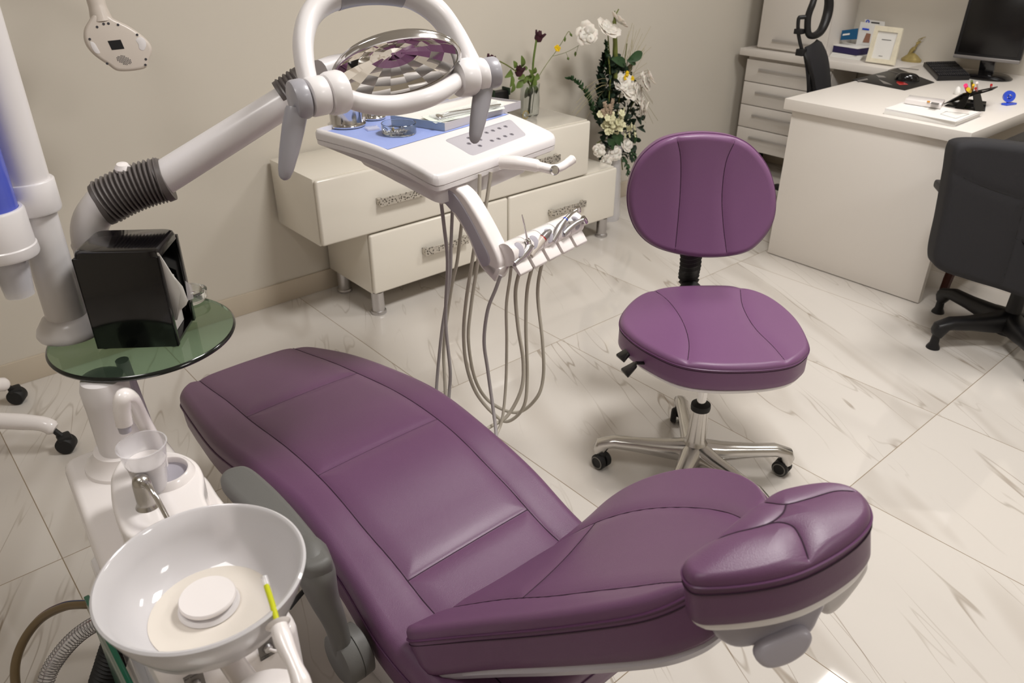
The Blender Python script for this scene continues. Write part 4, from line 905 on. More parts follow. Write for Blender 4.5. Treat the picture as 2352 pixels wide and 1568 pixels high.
# cup dispenser
dd = (pp-V((0, 0, 0))).length
cdp = ath(-6, 520, pp.dot(FH)-.085); cdp = V((cdp.x, cdp.y, 0)); z2 = lambda x, y: zover(x, y, cdp)
cdx = at(22, 640, 1.0)
zr0, zr1 = z2(-2, 590), z2(-18, 480)
cd = thing('cup_dispenser', (cdp.x, cdp.y, zr0-.1), 'blue transparent tube cup dispenser clamped to the white post at the left edge', 'cup dispenser')
mb = MB(); mb.lathe([(.030, zr0), (.050, zr0), (.0515, zr0+.004), (.0505, zr0+.018), (.0485, zr0+.020), (.0475, zr1-.004), (.045, zr1), (.040, zr1), (.040, zr0+.003), (.030, zr0+.002)], cdp, n=48, cap=False); obj('holder_ring', mb, 'plast', cd)
mb = MB(); mb.lathe([(.0395, zr0+.01), (.0395, zr1+.42), (.0375, zr1+.42), (.0375, zr0+.01), (.0395, zr0+.01)], cdp, n=48, cap=False); obj('blue_tube', mb, 'bluecup', cd)
q = pp-cdp; q.normalize(); zc = (z2(48, 430))
mb = MB(); a = cdp+q*.039+V((0, 0, zc)); b = pp-q*.044+V((0, 0, zc)); mb.tube([a, b], .011, 12); obj('bracket', mb, 'plast', cd)
for k in range(6):
    z0 = z2(30, 680)+.0105*k; mb = MB(); mb.lathe([(0, z0), (.0235, z0), (.031, z0+.075), (.0335, z0+.077), (.0335, z0+.079), (.0305, z0+.078), (.0230, z0+.0018), (0, z0+.0018)], cdp, n=40)
    nm = ['lowest', 'second lowest', 'third from the bottom', 'fourth from the bottom', 'fifth from the bottom', 'uppermost']
    tag(obj('plastic_cup', mb, 'cupm'), nm[k]+' clear plastic cup of the stack in the blue dispenser', 'cup', 'cups in the dispenser')
# lamp arm (own thing: operating lamp)
lm = thing('operating_lamp', V((.3, 1.5, ZG)), 'white operating lamp with arched yoke, mirror dish and two grey handles on a long arm', 'dental lamp')
tb = at(252, 716, ZG); tb = V((tb.x, tb.y, ZG)); zt_ = lambda x, y: zover(x, y, tb)
e0 = V((tb.x, tb.y, zt_(203, 560))); Dl = tb.dot(FH)
pts = crv([V((tb.x, tb.y, ZG+.001)), V((tb.x, tb.y, (ZG+e0.z)/2)), e0, ath(208, 512, Dl+.0), ath(232, 474, Dl), ath(250, 462, Dl)], 8)
mb = MB(); mb.tube(pts, [.033]*(len(pts)-8)+[.034]*8, 24); mb.lathe([(0, 0), (.045, 0), (.044, .01), (.036, .014), (0, .014)], (tb.x, tb.y, ZG+.0004), n=32); mb.lathe([(.030, -.003), (.0345, -.003), (.0345, .003), (.030, .003)], e0, n=32, cap=False); obj('elbow', mb, 'plast', lm)
Da0, Da1 = Dl, 1.46
b0, b1 = ath(236, 468, Dl), ath(378, 412, Dl+.04)
arm_e = atd(700, 205, 1.50); arm_s = ath(372, 415, Dl+.035)
def bellows(a, b, r, n, parent, c=None, am=.0042):
    pts = []; rs = []
    mid = c if c is not None else (a+b)/2
    for k in range(n*4+1):
        t = k/(n*4); pts.append(a*(1-t)**2+mid*2*t*(1-t)+b*t*t); rs.append(r+(am if 3 < k < n*4-3 else 0)*(1.0, .35, -1.0, .35)[k % 4])
    mb = MB(); mb.tube(pts, rs, 28); return obj('bellows', mb, 'bellow', parent, sharp=60)
bellows(b0, b1, .040, 15, lm, (b0+b1)/2+V((0, 0, .012)))
mb = MB(); mb.tube([b1+(b0-b1)*.07, b1+(b0-b1)*-.03], .0425, 24); obj('bellows_cuff', mb, 'bellow', lm)
mb = MB(); mb.tube([b0+(b1-b0)*-.02, b0+(b1-b0)*.06], .0415, 24); obj('bellows_cuff', mb, 'bellow', lm)
mb = MB(); mb.tube([b1.lerp(b0, .15), arm_e], [.032, .029], 28); obj('long_arm', mb, 'plast', lm)
bl0 = atd(640, 215, 1.53)
bellows(atd(650, 226, 1.50), atd(702, 190, 1.50), .034, 6, lm, am=.0022)
mb = MB(); c = b0.lerp(b1, .42)+V((0, 0, .044)); mb.lathe([(0, 0), (.014, 0), (.015, .006), (.010, .014), (0, .016)], c, (0, -.2, 1), 16); obj('bolt_cap', mb, 'plastb', lm)
# head
Jl, Jr = atd(728, 222, 1.36), atd(1092, 178, 1.52)   # hub centres
ax = (Jr-Jl).normalized()
def cyl(name, p, q, r, m, parent=lm, r2=None, rnd=.006):
    d = (q-p); L = d.length; r2 = r if r2 is None else r2; mb = MB(); mb.lathe([(0, 0), (r-rnd, 0), (r-rnd*.3, rnd*.3), (r, rnd), (r2, L-rnd), (r2-rnd*.3, L-rnd*.3), (r2-rnd, L), (0, L)], p, d, 40); return obj(name, mb, m, parent)
cyl('grip_cap', atd(670, 232, 1.335), atd(706, 225, 1.347), .034, 'grip')
cyl('joint_ring', atd(706, 225, 1.347), atd(748, 217, 1.365), .0335, 'plast')
cyl('joint_housing', atd(746, 218, 1.364), atd(792, 208, 1.385), .0375, 'plast', rnd=.010)
cyl('grip_cap', atd(1113, 170, 1.53), atd(1142, 165, 1.54), .030, 'grip')
cyl('joint_ring', atd(1088, 175, 1.52), atd(1114, 170, 1.53), .032, 'plast')
cyl('joint_housing', atd(1046, 182, 1.50), atd(1089, 175, 1.52), .036, 'plast', rnd=.010)
def handle(p, q, r0, r1, name='handle'):
    d = (q-p).normalized(); side = ax-d*ax.dot(d); side.normalize(); nn = d.cross(side); rings = []
    n = 20
    for f, k in ((0, .9), (.05, 1), (.3, .98), (.6, .86), (.85, .68), (.95, .5), (.985, .3), (1, .05)):
        c_ = p.lerp(q, f); rings.append([c_+side*(r0*k*math.cos(2*PI*j/n))*1.15+nn*(r1*k*math.sin(2*PI*j/n)) for j in range(n)])
    mb = MB(); mb.loft(rings); return obj(name, mb, 'grip', lm)
handle(atd(682, 248, 1.338), atd(652, 414, 1.36), .0175, .015)
handle(atd(1112, 196, 1.53), atd(1088, 330, 1.545), .0175, .014)
# yoke arch
yk = [(715, 212, 1.355), (700, 150, 1.37), (697, 90, 1.39), (712, 38, 1.41), (750, 2, 1.43), (810, -18, 1.45), (880, -22, 1.47), (945, -10, 1.49), (1000, 25, 1.51), (1040, 75, 1.53), (1070, 125, 1.535), (1090, 160, 1.53)]
yp = crv([atd(*p) for p in yk], 8); ny = len(yp); rings = []
Cy = atd(890, 160, 1.45); hn = V()
for i, p in enumerate(yp):
    t = (yp[min(i+1, ny-1)]-yp[max(i-1, 0)]).normalized(); o_ = (p-Cy); o_ = (o_-t*o_.dot(t)).normalized(); w_ = t.cross(o_); f = i/(ny-1)
    a_ = .0150+.005*math.sin(PI*f)+.004*f; b_ = .017+.012*math.sin(PI*f)
    rings.append([p+o_*a_*math.copysign(abs(math.cos(2*PI*k/20))**.8, math.cos(2*PI*k/20))+w_*b_*math.sin(2*PI*k/20) for k in range(20)])
mb = MB(); mb.loft(rings); obj('yoke', mb, 'plast', lm)
i0, i1 = int(ny*.40), int(ny*.62)
mb = MB(); mb.loft([[c_+(q-c_)*1.05 for q in r_] for r_ in rings[i0:i1] for c_ in [sum(r_, V())/20]]); obj('yoke_grip', mb, 'grip', lm)
# mirror dish
E0, E1 = atd(771, 176, 1.43), atd(1053, 122, 1.47); Cc = (E0+E1)/2; uu = (E1-E0)/2; ua = uu.length; uu.normalize()
top = atd(905, 96, 1.50); vv = top-Cc; vv = vv-uu*vv.dot(uu); vv.normalize(); nn = uu.cross(vv); nn = nn if nn.dot(CAM-Cc) > 0 else -nn
Cc = atd(913, 152, 1.45); nw = V((-.46, -.74, -.55)); nw = (nw-uu*nw.dot(uu)).normalized(); vdir = nw.cross(uu); vdir = vdir if vdir.z > 0 else -vdir; nd = uu.cross(vdir); nd = nd if nd.dot(CAM-Cc) > 0 else -nd; vb_ = .070
def ell(k, f, dz=0): return Cc+uu*ua*f*math.cos(k)+vdir*vb_*f*math.sin(k)+nd*dz
mb = MB(); NU, NV = 18, 7; dep = .034
rings = [[ell(2*PI*j/NU, f, -dep*(1-f*f)) for j in range(NU)] for f in (1.0, .80, .60, .40, .20, .04)]
mb.loft(rings, cap=False); mb.f.append(tuple(range(len(mb.v)-NU, len(mb.v)))); mb.mi.append(0); obj('mirror_dish', mb, 'mirror', lm, smooth=False)
mb = MB(); mb.loft([[ell(2*PI*j/60, f*1.02, -dep*1.15*(1-f*f)-.006) for j in range(60)] for f in (1.02, .9, .75, .5, .25, .05)], cap=False); obj('dish_shell', mb, 'silver', lm)
rim_ = [ell(2*PI*j/80, 1.02) for j in range(82)]
mb = MB(); mb.tube(rim_, .0045, 10, cap=False, up=nd); obj('dish_rim', mb, 'chrome', lm)
# chrome shade across the top edge
mb = MB(); rows = []
for j in range(31):
    a_ = PI*j/30; s_ = math.sin(a_)
    rows.append([ell(a_, 1.03, 0), ell(a_, 1.03+.03*s_, -.008*s_), ell(a_, 1.03+.04*s_, .004*s_), ell(a_, 1.02+.02*s_, .014*s_), ell(a_, 1.00, .0138*s_), ell(a_, 1.0, .006*s_), ell(a_, 1.015, .0)])
mb.loft(rows, cap=False, closed=True); obj('chrome_shade', mb, 'chrome', lm)
# lower frame bar
fb = [(778, 205, 1.375), (805, 228, 1.385), (860, 241, 1.40), (920, 240, 1.42), (985, 224, 1.44), (1030, 200, 1.47), (1056, 180, 1.50)]
fp = crv([atd(*p) for p in fb], 7); m_ = len(fp)
mb = MB(); mb.tube(fp, [.0145+.0035*math.sin(PI*k/(m_-1)) for k in range(m_)], 18); obj('lower_frame', mb, 'plast', lm)
mb = MB(); mb.tube(crv([atd(735, 165, 1.46), atd(790, 150, 1.50), atd(900, 150, 1.56), atd(1040, 160, 1.53)], 6), .022, 14); obj('rear_bar', mb, 'plast', lm)
# ================================================================== NAPKIN DISPENSER, ASHTRAY ON THE SHELF
nd_ = thing('napkin_dispenser', (.34, 1.44, ZG), 'black napkin dispenser with a white napkin sticking out of its side', 'napkin dispenser')
BR, BL = at(412, 800, ZG), at(225, 806, ZG); e1 = (BL-BR); wN = e1.length; e1.normalize(); e2 = V((-e1.y, e1.x, 0)); e2 = e2 if e2.dot(FH) > 0 else -e2; dN = .115
zt = zover(352, 575, BR); zt2 = zover(176, 582, BL); hN = (zt+zt2)/2-ZG
def nb_(u_, v_, z_): return BR+e1*(u_*wN)+e2*(v_*dN)+V((0, 0, z_))
th = .004
mb = MB(); tr = .012
# shell: front, back, left side, top, bottom; right side open (u=0)
sec = []
prof = rc([V((0, 0, 0)), V((1, 0, 0)), V((1, 1, 0)), V((0, 1, 0))], .13, 5)
def ringz(z, k, ins=0): return [nb_(.5+(p.x-.5)*k, .5+(p.y-.5)*k, z) for p in prof]
top_r = [ringz(hN-.016, 1.0), ringz(hN-.008, .985), ringz(hN-.002, .955), ringz(hN, .90)]
def wallp(a, b, z0, z1, m2=mb):   # vertical panel between plan points a,b (u,v) thick th inward
    pa, pb = nb_(*a, z0), nb_(*b, z0); c_ = nb_(.5, .5, z0); d_ = (pb-pa).normalized(); n_ = V((-d_.y, d_.x, 0)); n_ = n_ if n_.dot(c_-pa) > 0 else -n_
    h_ = V((0, 0, z1-z0)); m2.hexa([pa, pb, pb+n_*th, pa+n_*th], [pa+h_, pb+h_, pb+n_*th+h_, pa+n_*th+h_], .0012)
wallp((0, 0), (1, 0), .004, hN-.012); wallp((1, 0), (1, 1), .004, hN-.012); wallp((1, 1), (0, 1), .004, hN-.012)
mb.loft([ringz(hN-.014, .97), ringz(hN-.016, 1.0)]+top_r[1:])
mb.slab([nb_(.02, .02, .010), nb_(.98, .02, .010), nb_(.98, .98, .010), nb_(.02, .98, .010)], (0, 0, 1), .006, .001)
wallp((0, .0), (0, .10), .004, hN-.012); wallp((0, .90), (0, 1), .004, hN-.012)
for u_, v_ in ((.08, .1), (.92, .1), (.92, .9), (.08, .9)): mb.lathe([(0, .0003), (.006, .0003), (.006, .005), (0, .005)], nb_(u_, v_, 0), n=10)
obj('shell', mb, 'black', nd_)
mb = MB(); n0 = nb_(.06, .5, 0)
NP = lambda x, y, o=0: atp(x, y, nb_(0, .5, 0)+e1*(-o), -e1)
ok_ = [nb_(.30, .2, .02), nb_(.30, .85, .02), nb_(.30, .85, hN*.9), nb_(.30, .2, hN*.9)]
stack = MB(); stack.hexa([nb_(.12, .14, .011), nb_(.90, .14, .011), nb_(.90, .86, .011), nb_(.12, .86, .011)], [nb_(.12, .14, hN*.55), nb_(.9, .14, hN-.03), nb_(.9, .86, hN-.03), nb_(.12, .86, hN*.55)]); obj('napkin_stack', stack, 'paper', nd_)
npx = [(364, 580, 0), (378, 600, .0), (398, 632, .012), (420, 658, .03), (432, 690, .035), (428, 700, .03), (415, 712, .01), (407, 735, .0), (404, 735, -.004), (385, 670, -.004)]
P4 = [NP(x, y, d) for x, y, d in npx]
mb = MB(); cN = sum(P4, V())/len(P4)+e1*(-.012); vs = P4+[cN]; fs = [(i, (i+1) % len(P4), len(P4)) for i in range(len(P4))]
k0 = len(vs); vs = vs+[p+e1*.003 for p in vs]; fs = fs+[tuple(x+k0 for x in f) for f in fs]+[(i, (i+1) % len(P4), (i+1) % len(P4)+k0, i+k0) for i in range(len(P4))]
mb.add(vs, fs); obj('napkin', mb, 'paper', nd_, sharp=80)
mb = MB(); q = [NP(x, y, d) for x, y, d in ((426, 645, .03), (440, 655, .038), (445, 685, .034), (432, 690, .03))]; mb.hexa(q, [p+e1*.0006 for p in q]); obj('clear_wrap', mb, 'cupm', nd_)
ac = at(436, 690, ZG); ac = V((ac.x, ac.y, ZG+.0006))
mb = MB(); mb.lathe([(0, 0), (.030, 0), (.036, .006), (.038, .022), (.033, .025), (.029, .022), (.026, .008), (0, .006)], ac, n=28)
tag(obj('glass_dish', mb, 'glass'), 'small thick clear glass dish behind the napkin dispenser on the green glass shelf', 'dish')
# ================================================================== SPITTOON, CUP HOLDER, FAUCET
pod = [(252, 1115), (258, 1080), (285, 1045), (340, 1032), (400, 1034), (445, 1052), (466, 1085), (468, 1130), (478, 1180), (400, 1215), (300, 1235), (262, 1180)]
ZP = .700
po = crv([at(x, y, ZP) for x, y in pod], 5, True)
mb = MB(); mb.slab(po, (0, 0, 1), .112, .008, 4, rb=.002); pd = obj('cup_holder_pod', mb, 'plastb', un)
rcn = at(383, 1092, ZP); 
mb = MB(); mb.lathe([(0, .0002), (.030, .0002), (.033, .0010), (.0345, .0022), (.037, .0022), (.037, .0), (0, 0)], rcn, n=40); obj('cup_recess', mb, 'plast2', pd)
mb = MB(); mb.lathe([(.0335, .0012), (.0335, .010), (.0350, .012), (.0375, .0122), (.0400, .010), (.0440, .003), (.0455, -.001)], rcn, n=48, cap=False); obj('recess_rim', mb, 'plastb', pd)
pb2 = [at(x, y, .64) for x, y in ((466, 1085), (500, 1130), (538, 1185), (520, 1230), (430, 1230), (440, 1120))]
mb = MB(); mb.slab(crv(pb2, 4, True), (0, 0, 1), .05, .012); obj('bowl_bracket', mb, 'plastb', un)
# plastic cup
cb = at(352, 1118, ZP+.0025); ztop = zover(300, 1027, cb); hC = ztop-cb.z; rT = .0365
cupo = thing('drinking_cup', cb, 'clear ribbed plastic cup of water standing in the cup holder', 'cup')
prof = [(0, 0), (.0225, 0), (.0235, .002)]
for k in range(10): z = .006+k*hC*.055; prof += [(.0240+.0075*(z/hC), z), (.0248+.0075*(z/hC), z+hC*.027)]
prof += [(.0315, hC*.64), (.0345, hC*.9), (rT, hC*.98), (rT+.0012, hC), (rT-.001, hC), (.0333, hC*.9), (.0305, hC*.64), (.0225, .003), (0, .002)]
mb = MB(); mb.lathe(prof, cb, n=48); obj('cup_wall', mb, 'cupm', cupo)
mb = MB(); mb.lathe([(0, .003), (.0218, .003), (.0295, hC*.62), (0, hC*.62)], cb, n=40); obj('white_inner_cup', mb, 'plastb', cupo)
# filler spout
D1 = cb.dot(FH)
sp_ = crv([ath(352, 1010, D1+.06), ath(325, 960, D1+.05), ath(302, 915, D1+.02), ath(284, 912, D1+.0), ath(280, 940, D1-.005), ath(286, 975, D1-.005)], 7); m_ = len(sp_)
mb = MB(); base_ = V((sp_[0].x, sp_[0].y, .600)); mb.tube([base_, sp_[0]]+sp_[1:], [.017, .016]+[.015-.003*(k/(m_-1)) for k in range(m_-1)], 18, flat=.8); obj('cup_filler_spout', mb, 'plastb', un)
mb = MB(); mb.lathe([(0, 0), (.009, 0), (.010, .012), (0, .012)], ath(287, 985, D1-.005)-V((0, 0, .004)), n=16); obj('filler_nozzle', mb, 'plast2', un)
# faucet
fb_ = at(340, 1160, ZP); ztp = zover(318, 1094, fb_)
fc = mb = MB(); hF = ztp-ZP; mb.lathe([(0, 0), (.0185, 0), (.0165, .004), (.0148, .008), (.0140, hF-.014), (.012, hF-.005), (.007, hF), (0, hF+.001)], fb_, n=32); f1 = obj('faucet_body', mb, 'alu', un)
tp_ = at(389, 1198, .715)
a = fb_+V((0, 0, hF*.72)); d_ = (V((tp_.x, tp_.y, 0))-V((a.x, a.y, 0)))
pts = crv([a, a+d_*.3+V((0, 0, .012)), a+d_*.62+V((0, 0, .004)), tp_+V((0, 0, .0))], 7); m_ = len(pts)
mb = MB(); mb.tube(pts, [.0085-.0045*min(1, k/(m_*.5)) for k in range(m_)], 16); obj('faucet_spout', mb, 'chrome', un)
# bowl
bc = V((.172, .783, .80)); RB = .124
bt = thing('spittoon_bowl', (bc.x, bc.y, .70), 'translucent white glass spittoon bowl at the lower left corner', 'spittoon bowl')
mb = MB(); mb.lathe([(0, -.090), (.058, -.090), (.080, -.084), (.101, -.062), (.116, -.030), (RB+.001, -.004), (RB+.002, 0), (RB-.001, .002), (RB-.005, 0), (.112, -.028), (.096, -.054), (.076, -.069), (.060, -.0735), (0, -.074)], bc, n=96); obj('bowl', mb, 'bowl', bt, sharp=60)
mb = MB(); mb.lathe([(0, -.100), (.055, -.100), (.058, -.091), (0, -.0905)], bc, n=48); obj('bowl_foot', mb, 'plastb', bt)
mb = MB(); mb.lathe([(0, -.0736), (.058, -.0730), (.073, -.0695), (.0765, -.0680), (.0765, -.0675), (.072, -.0685), (.058, -.0722), (0, -.0728)], bc, n=64, cap=False); obj('bowl_floor', mb, 'beigew', bt, sharp=60)
dcn = at(478, 1378, .737); dcn = V((dcn.x, dcn.y, bc.z-.0735))
mb = MB(); mb.lathe([(0, 0), (.037, 0), (.0385, .003), (.036, .008), (.030, .009), (0, .009)], dcn, n=48); obj('drain_ring', mb, 'plast', bt)
mb = MB(); mb.lathe([(0, .012), (.034, .012), (.0355, .014), (.0355, .017), (.034, .019), (0, .0195)], dcn, n=48); mb.lathe([(0, .008), (.010, .008), (.010, .013), (0, .013)], dcn, n=20); obj('drain_cap', mb, 'plastb', bt)
# front labels and valves
YF_ = .80
def fpt(x, y, d=0): return aty(x, y, YF_-d)
lab = [(588, 1474), (633, 1459), (641, 1502), (598, 1516)]
def label(name, qpx, parent, txts):
    q = [fpt(*p, .0015) for p in qpx]; u_ = (q[1]-q[0]); w_ = u_.length; u_ = V((1, 0, 0)); z1 = max(p.z for p in q); z0 = min(p.z for p in q); x0 = min(q[0].x, q[3].x); x1 = max(q[1].x, q[2].x)
    mb = MB(); mb.box((x0, YF_-.0016, z0), (x1, YF_+.001, z1)); o = obj(name, mb, 'silver', parent)
    hh = z1-z0
    for k, t in enumerate(txts): text_mesh(t, (x1-x0)*.19, (x0+.0008, YF_-.0018, z1-.20*(x1-x0) if k == 0 else z0+.20*(x1-x0)-.15*(x1-x0)*(k-1)), (1, 0, 0), (0, 0, 1), 'printed_text', 'ink', o, .0001)
    return (x0+x1)/2, (z0+z1)/2, o
lx_, lz_, lo_ = label('water_switch_label', [(590, 1476), (631, 1464), (637, 1497), (600, 1512)], un, ['Water switch', 'Water', 'heater'])
mb = MB(); mb.lathe([(0, 0), (.007, 0), (.006, .005), (0, .006)], (lx_, YF_-.0018, lz_), (0, -1, 0), 20); obj('valve_nut', mb, 'steel', un)
mb = MB(); mb.tube([V((lx_, YF_-.006, lz_)), V((lx_+.006, YF_-.014, lz_-.001)), V((lx_+.017, YF_-.017, lz_-.006))], [.0024, .0028, .0034], 10); obj('valve_lever', mb, 'plastb', un)
lx_, lz_, lo_ = label('air_switch_label', [(424, 1558), (466, 1544), (475, 1580), (433, 1598)], un, ['Air switch'])
mb = MB(); mb.lathe([(0, 0), (.007, 0), (.006, .005), (0, .006)], (lx_, YF_-.0018, lz_), (0, -1, 0), 20); obj('valve_nut', mb, 'steel', un)
# saliva ejector with holder
se = thing('saliva_ejector', at(655, 1500, .62), 'white saliva ejector handpiece with a yellow straw hanging in front of the bowl', 'saliva ejector')
sd = .92
sp0 = [(612, 1345, sd+.02), (625, 1385, sd), (638, 1432, sd-.02)]
mb = MB(); mb.tube([atd(*p) for p in sp0], .0036, 12); obj('yellow_straw', mb, 'lime', se)
mb = MB(); mb.tube([atd(607, 1325, sd+.028), atd(614, 1348, sd+.02)], [.0045, .004], 12); obj('straw_tip', mb, 'cupm', se)
hp = crv([atd(*p) for p in ((640, 1436, .90), (655, 1480, .885), (675, 1525, .87), (690, 1562, .86), (700, 1600, .85))], 8); m_ = len(hp)
mb = MB(); mb.tube(hp, [.0098+.0012*math.sin(k*.3) for k in range(m_)], 18); obj('ejector_body', mb, 'plastb', se)
dsh = (hp[1]-hp[0]).normalized(); mb = MB(); mb.lathe([(.0045, 0), (.011, -.001), (.0145, .001), (.012, .0035), (.0095, .005)], hp[0]-dsh*.003, dsh, 28, cap=False); obj('ejector_collar', mb, 'plastb', se)
mb = MB(); mb.lathe([(0, -.004), (.052, -.004), (.056, .0), (.054, .008), (.03, .016), (0, .018)], atd(624, 1640, .92), (.1, -.2, 1), 40); obj('holder_cap', mb, 'plastb', se)
mb = MB(); q_ = atd(624, 1640, .92); mb.tube([q_-V((0, 0, .01)), V((q_.x, .80, q_.z-.03))], .016, 12); obj('holder_bracket', mb, 'plastb', se)
# floor hoses bottom left
def hose(name, pts, r, m, label_, rib=0, n=14, seg=14):
    p = crv(pts, seg); k = len(p); rs = [r+(rib*(1 if i % 2 else -1)) for i in range(k)] if rib else r
    t = thing(name, p[0], label_, 'hose'); mb = MB(); mb.tube(p, rs, n); obj('hose_tube', mb, m, t, sharp=50 if not rib else 70); return t, p
t, p = hose('drain_hose', [at(250, 1385, .24), at(205, 1387, .24), at(150, 1392, .22), at(95, 1420, .18), at(55, 1470, .14), at(35, 1530, .10), at(40, 1600, .06), at(60, 1700, .04)], .0095, 'brownh', 'brown clear hose with a blue stripe looping over the floor at the left edge')
mb = MB(); mb.tube([q+V((0, .002, .0092)) for q in p], .0012, 6); obj('blue_stripe', mb, 'blueln', t)
mb = MB(); mb.tube([q+V((0, .008, .0055)) for q in p], .0010, 6); obj('red_stripe', mb, 'redln', t)
t, p = hose('suction_hose', [at(265, 1425, .22), at(225, 1430, .22), at(180, 1458, .20), at(140, 1500, .16), at(110, 1550, .12), at(95, 1620, .08), at(90, 1720, .05)], .0165, 'cupm', 'clear wire reinforced suction hose beside the brown hose on the floor', seg=16)
for k in range(0, len(p)-1):
    pass
wire = []; L_ = len(p); turns = 46
for k in range(turns*10):
    f = k/(turns*10)*(L_-1.001); i = int(f); q = p[i].lerp(p[i+1], f-i); td = (p[i+1]-p[i]).normalized(); a_ = td.orthogonal().normalized() if k == 0 else (a_-td*a_.dot(td)).normalized(); b_ = td.cross(a_); an = k*2*PI/10; wire.append(q+(a_*math.cos(an)+b_*math.sin(an))*.0168)
mb = MB(); mb.tube(wire, .0009, 5); obj('wire_spiral', mb, 'silver', t)
mb = MB(); mb.tube([q+V((0, -.002, .0165)) for q in p], .0013, 6); obj('red_stripe', mb, 'redln', t)
hose('corrugated_hose', [at(285, 1440, .30), at(268, 1480, .28), at(252, 1530, .24), at(235, 1590, .18), at(225, 1700, .06)], .027, 'rubber', 'thick black corrugated hose hanging beside the dental unit side panel', rib=.0022, seg=14, n=22)
mb = MB(); mb.tube(crv([at(665, 1395, .34), at(690, 1365, .32), at(718, 1335, .30)], 6), .005, 8); tag(obj('power_cable', mb, 'rubber'), 'short thick black cable between the dental unit and the armrest', 'cable')
# ================================================================== DELIVERY UNIT (tray, arm, holder, handpieces, hoses)
TH = math.radians(11); U = V((math.cos(TH), math.sin(TH), 0)); W = V((-math.sin(TH), math.cos(TH), 0))
TO = V((1.030, 1.462, 0)); TWd = .505; TDp = .445
zv = [(0, .966), (.06, .979), (.14, .996), (.22, 1.010), (.30, 1.020), (.42, 1.026)]
def tz(v): return icr([.966, .981, .994, 1.003, 1.008, 1.010, 1.011, 1.011], v/TDp)
def TP(u, v, dz=0): return TO+U*u+W*v+V((0, 0, tz(v)+dz))
du = thing('delivery_unit', TP(TWd/2, .2, -.06), 'white instrument delivery unit with curved tray, control pad, handpiece holder and hoses', 'dental delivery unit')
REC = (.013, TWd-.013, .170, TDp-.016)   # recess u0,u1,v0,v1
ZR = 1.000
us = sorted(set([0, .004, .010, REC[0]-.002, REC[0], TWd-.004, TWd-.010, REC[1]+.002, REC[1], TWd]+list(np.linspace(.012, TWd-.012, 26))))
vs_ = sorted(set([0, .004, .010, REC[2]-.002, REC[2], TDp-.004, REC[3]+.002, REC[3], TDp]+list(np.linspace(.012, TDp-.01, 30))))
mb = MB(); gv = []; rr_ = .010
def cornerfix(u, v, rad=.03):
    # pull corners in for rounded plan outline
    cu = min(max(u, rad), TWd-rad); cv = min(max(v, rad), TDp-rad); du_, dv_ = u-cu, v-cv
    if du_ and dv_:
        L_ = math.hypot(du_, dv_); m_ = max(abs(du_), abs(dv_)); return cu+du_/L_*m_, cv+dv_/L_*m_
    return u, v
for v in vs_:
    for u in us:
        uu_, vv_ = cornerfix(u, v); e = min(u, TWd-u, v, TDp-v); q = max(0, 1-e/rr_); z = tz(v)-rr_*(1-math.sqrt(max(0, 1-q*q)))
        if REC[0] <= u <= REC[1] and REC[2] <= v <= REC[3]: z = min(z-.003, ZR-.0015) if v > REC[2]+.001 else min(z-.001, ZR-.0015)
        p = TO+U*uu_+W*vv_; gv.append(V((p.x, p.y, z)))
nu, nv = len(us), len(vs_); fs = []
for i in range(nv-1):
    for j in range(nu-1): a = i*nu+j; fs.append((a, a+1, a+1+nu, a+nu))
bd = [(0, j) for j in range(nu)]+[(i, nu-1) for i in range(1, nv)]+[(nv-1, j) for j in range(nu-2, -1, -1)]+[(i, 0) for i in range(nv-2, 0, -1)]
ctr = TP(TWd/2, TDp/2); lst = [i*nu+j for i, j in bd]; top_ring = list(lst)
for dz, k in ((.014, 1.0), (.0155, .992), (.0165, .988), (.0175, .996), (.028, .992), (.032, .97)):
    new = []
    for q in top_ring:
        p = gv[q]; new.append(len(gv)); gv.append(V((ctr.x+(p.x-ctr.x)*k, ctr.y+(p.y-ctr.y)*k, p.z-dz)))
    for a in range(len(lst)): b = (a+1) % len(lst); fs.append((lst[a], lst[b], new[b], new[a]))
    lst = new
fs.append(tuple(lst)); mb.add(gv, fs); obj('tray_top', mb, 'plast', du, sharp=45)
mb = MB(); rings = []
pl = [(.03, .03), (TWd*.5, .02), (TWd-.03, .03), (TWd-.05, TDp*.5), (TWd-.07, TDp-.05), (.07, TDp-.05), (.03, TDp*.45)]
pl = rc([V((a, b, 0)) for a, b in pl], .03)
rings.append([TP(p.x, p.y, -.030) for p in pl]); rings.append([TP(.1+(p.x-.1)*.96, .05+(p.y-.05)*.97, -.062) for p in pl]); rings.append([TP(.06+(p.x-.06)*.80, .01+(p.y-.01)*.85, -.088) for p in pl])
mb.loft(rings); obj('tray_underbody', mb, 'plast2' if False else 'plast', du)
liner = [TP(u, v) for u, v in ((REC[0]+.003, REC[2]+.003), (REC[1]-.003, REC[2]+.003), (REC[1]-.003, REC[3]-.003), (REC[0]+.003, REC[3]-.003))]
mb = MB(); mb.slab([V((p.x, p.y, ZR+.0005)) for p in liner], (0, 0, 1), .0015, .0005, 1); tag(obj('tray_liner', mb, 'liner'), 'blue plastic liner lying in the recess of the instrument tray', 'tray liner')
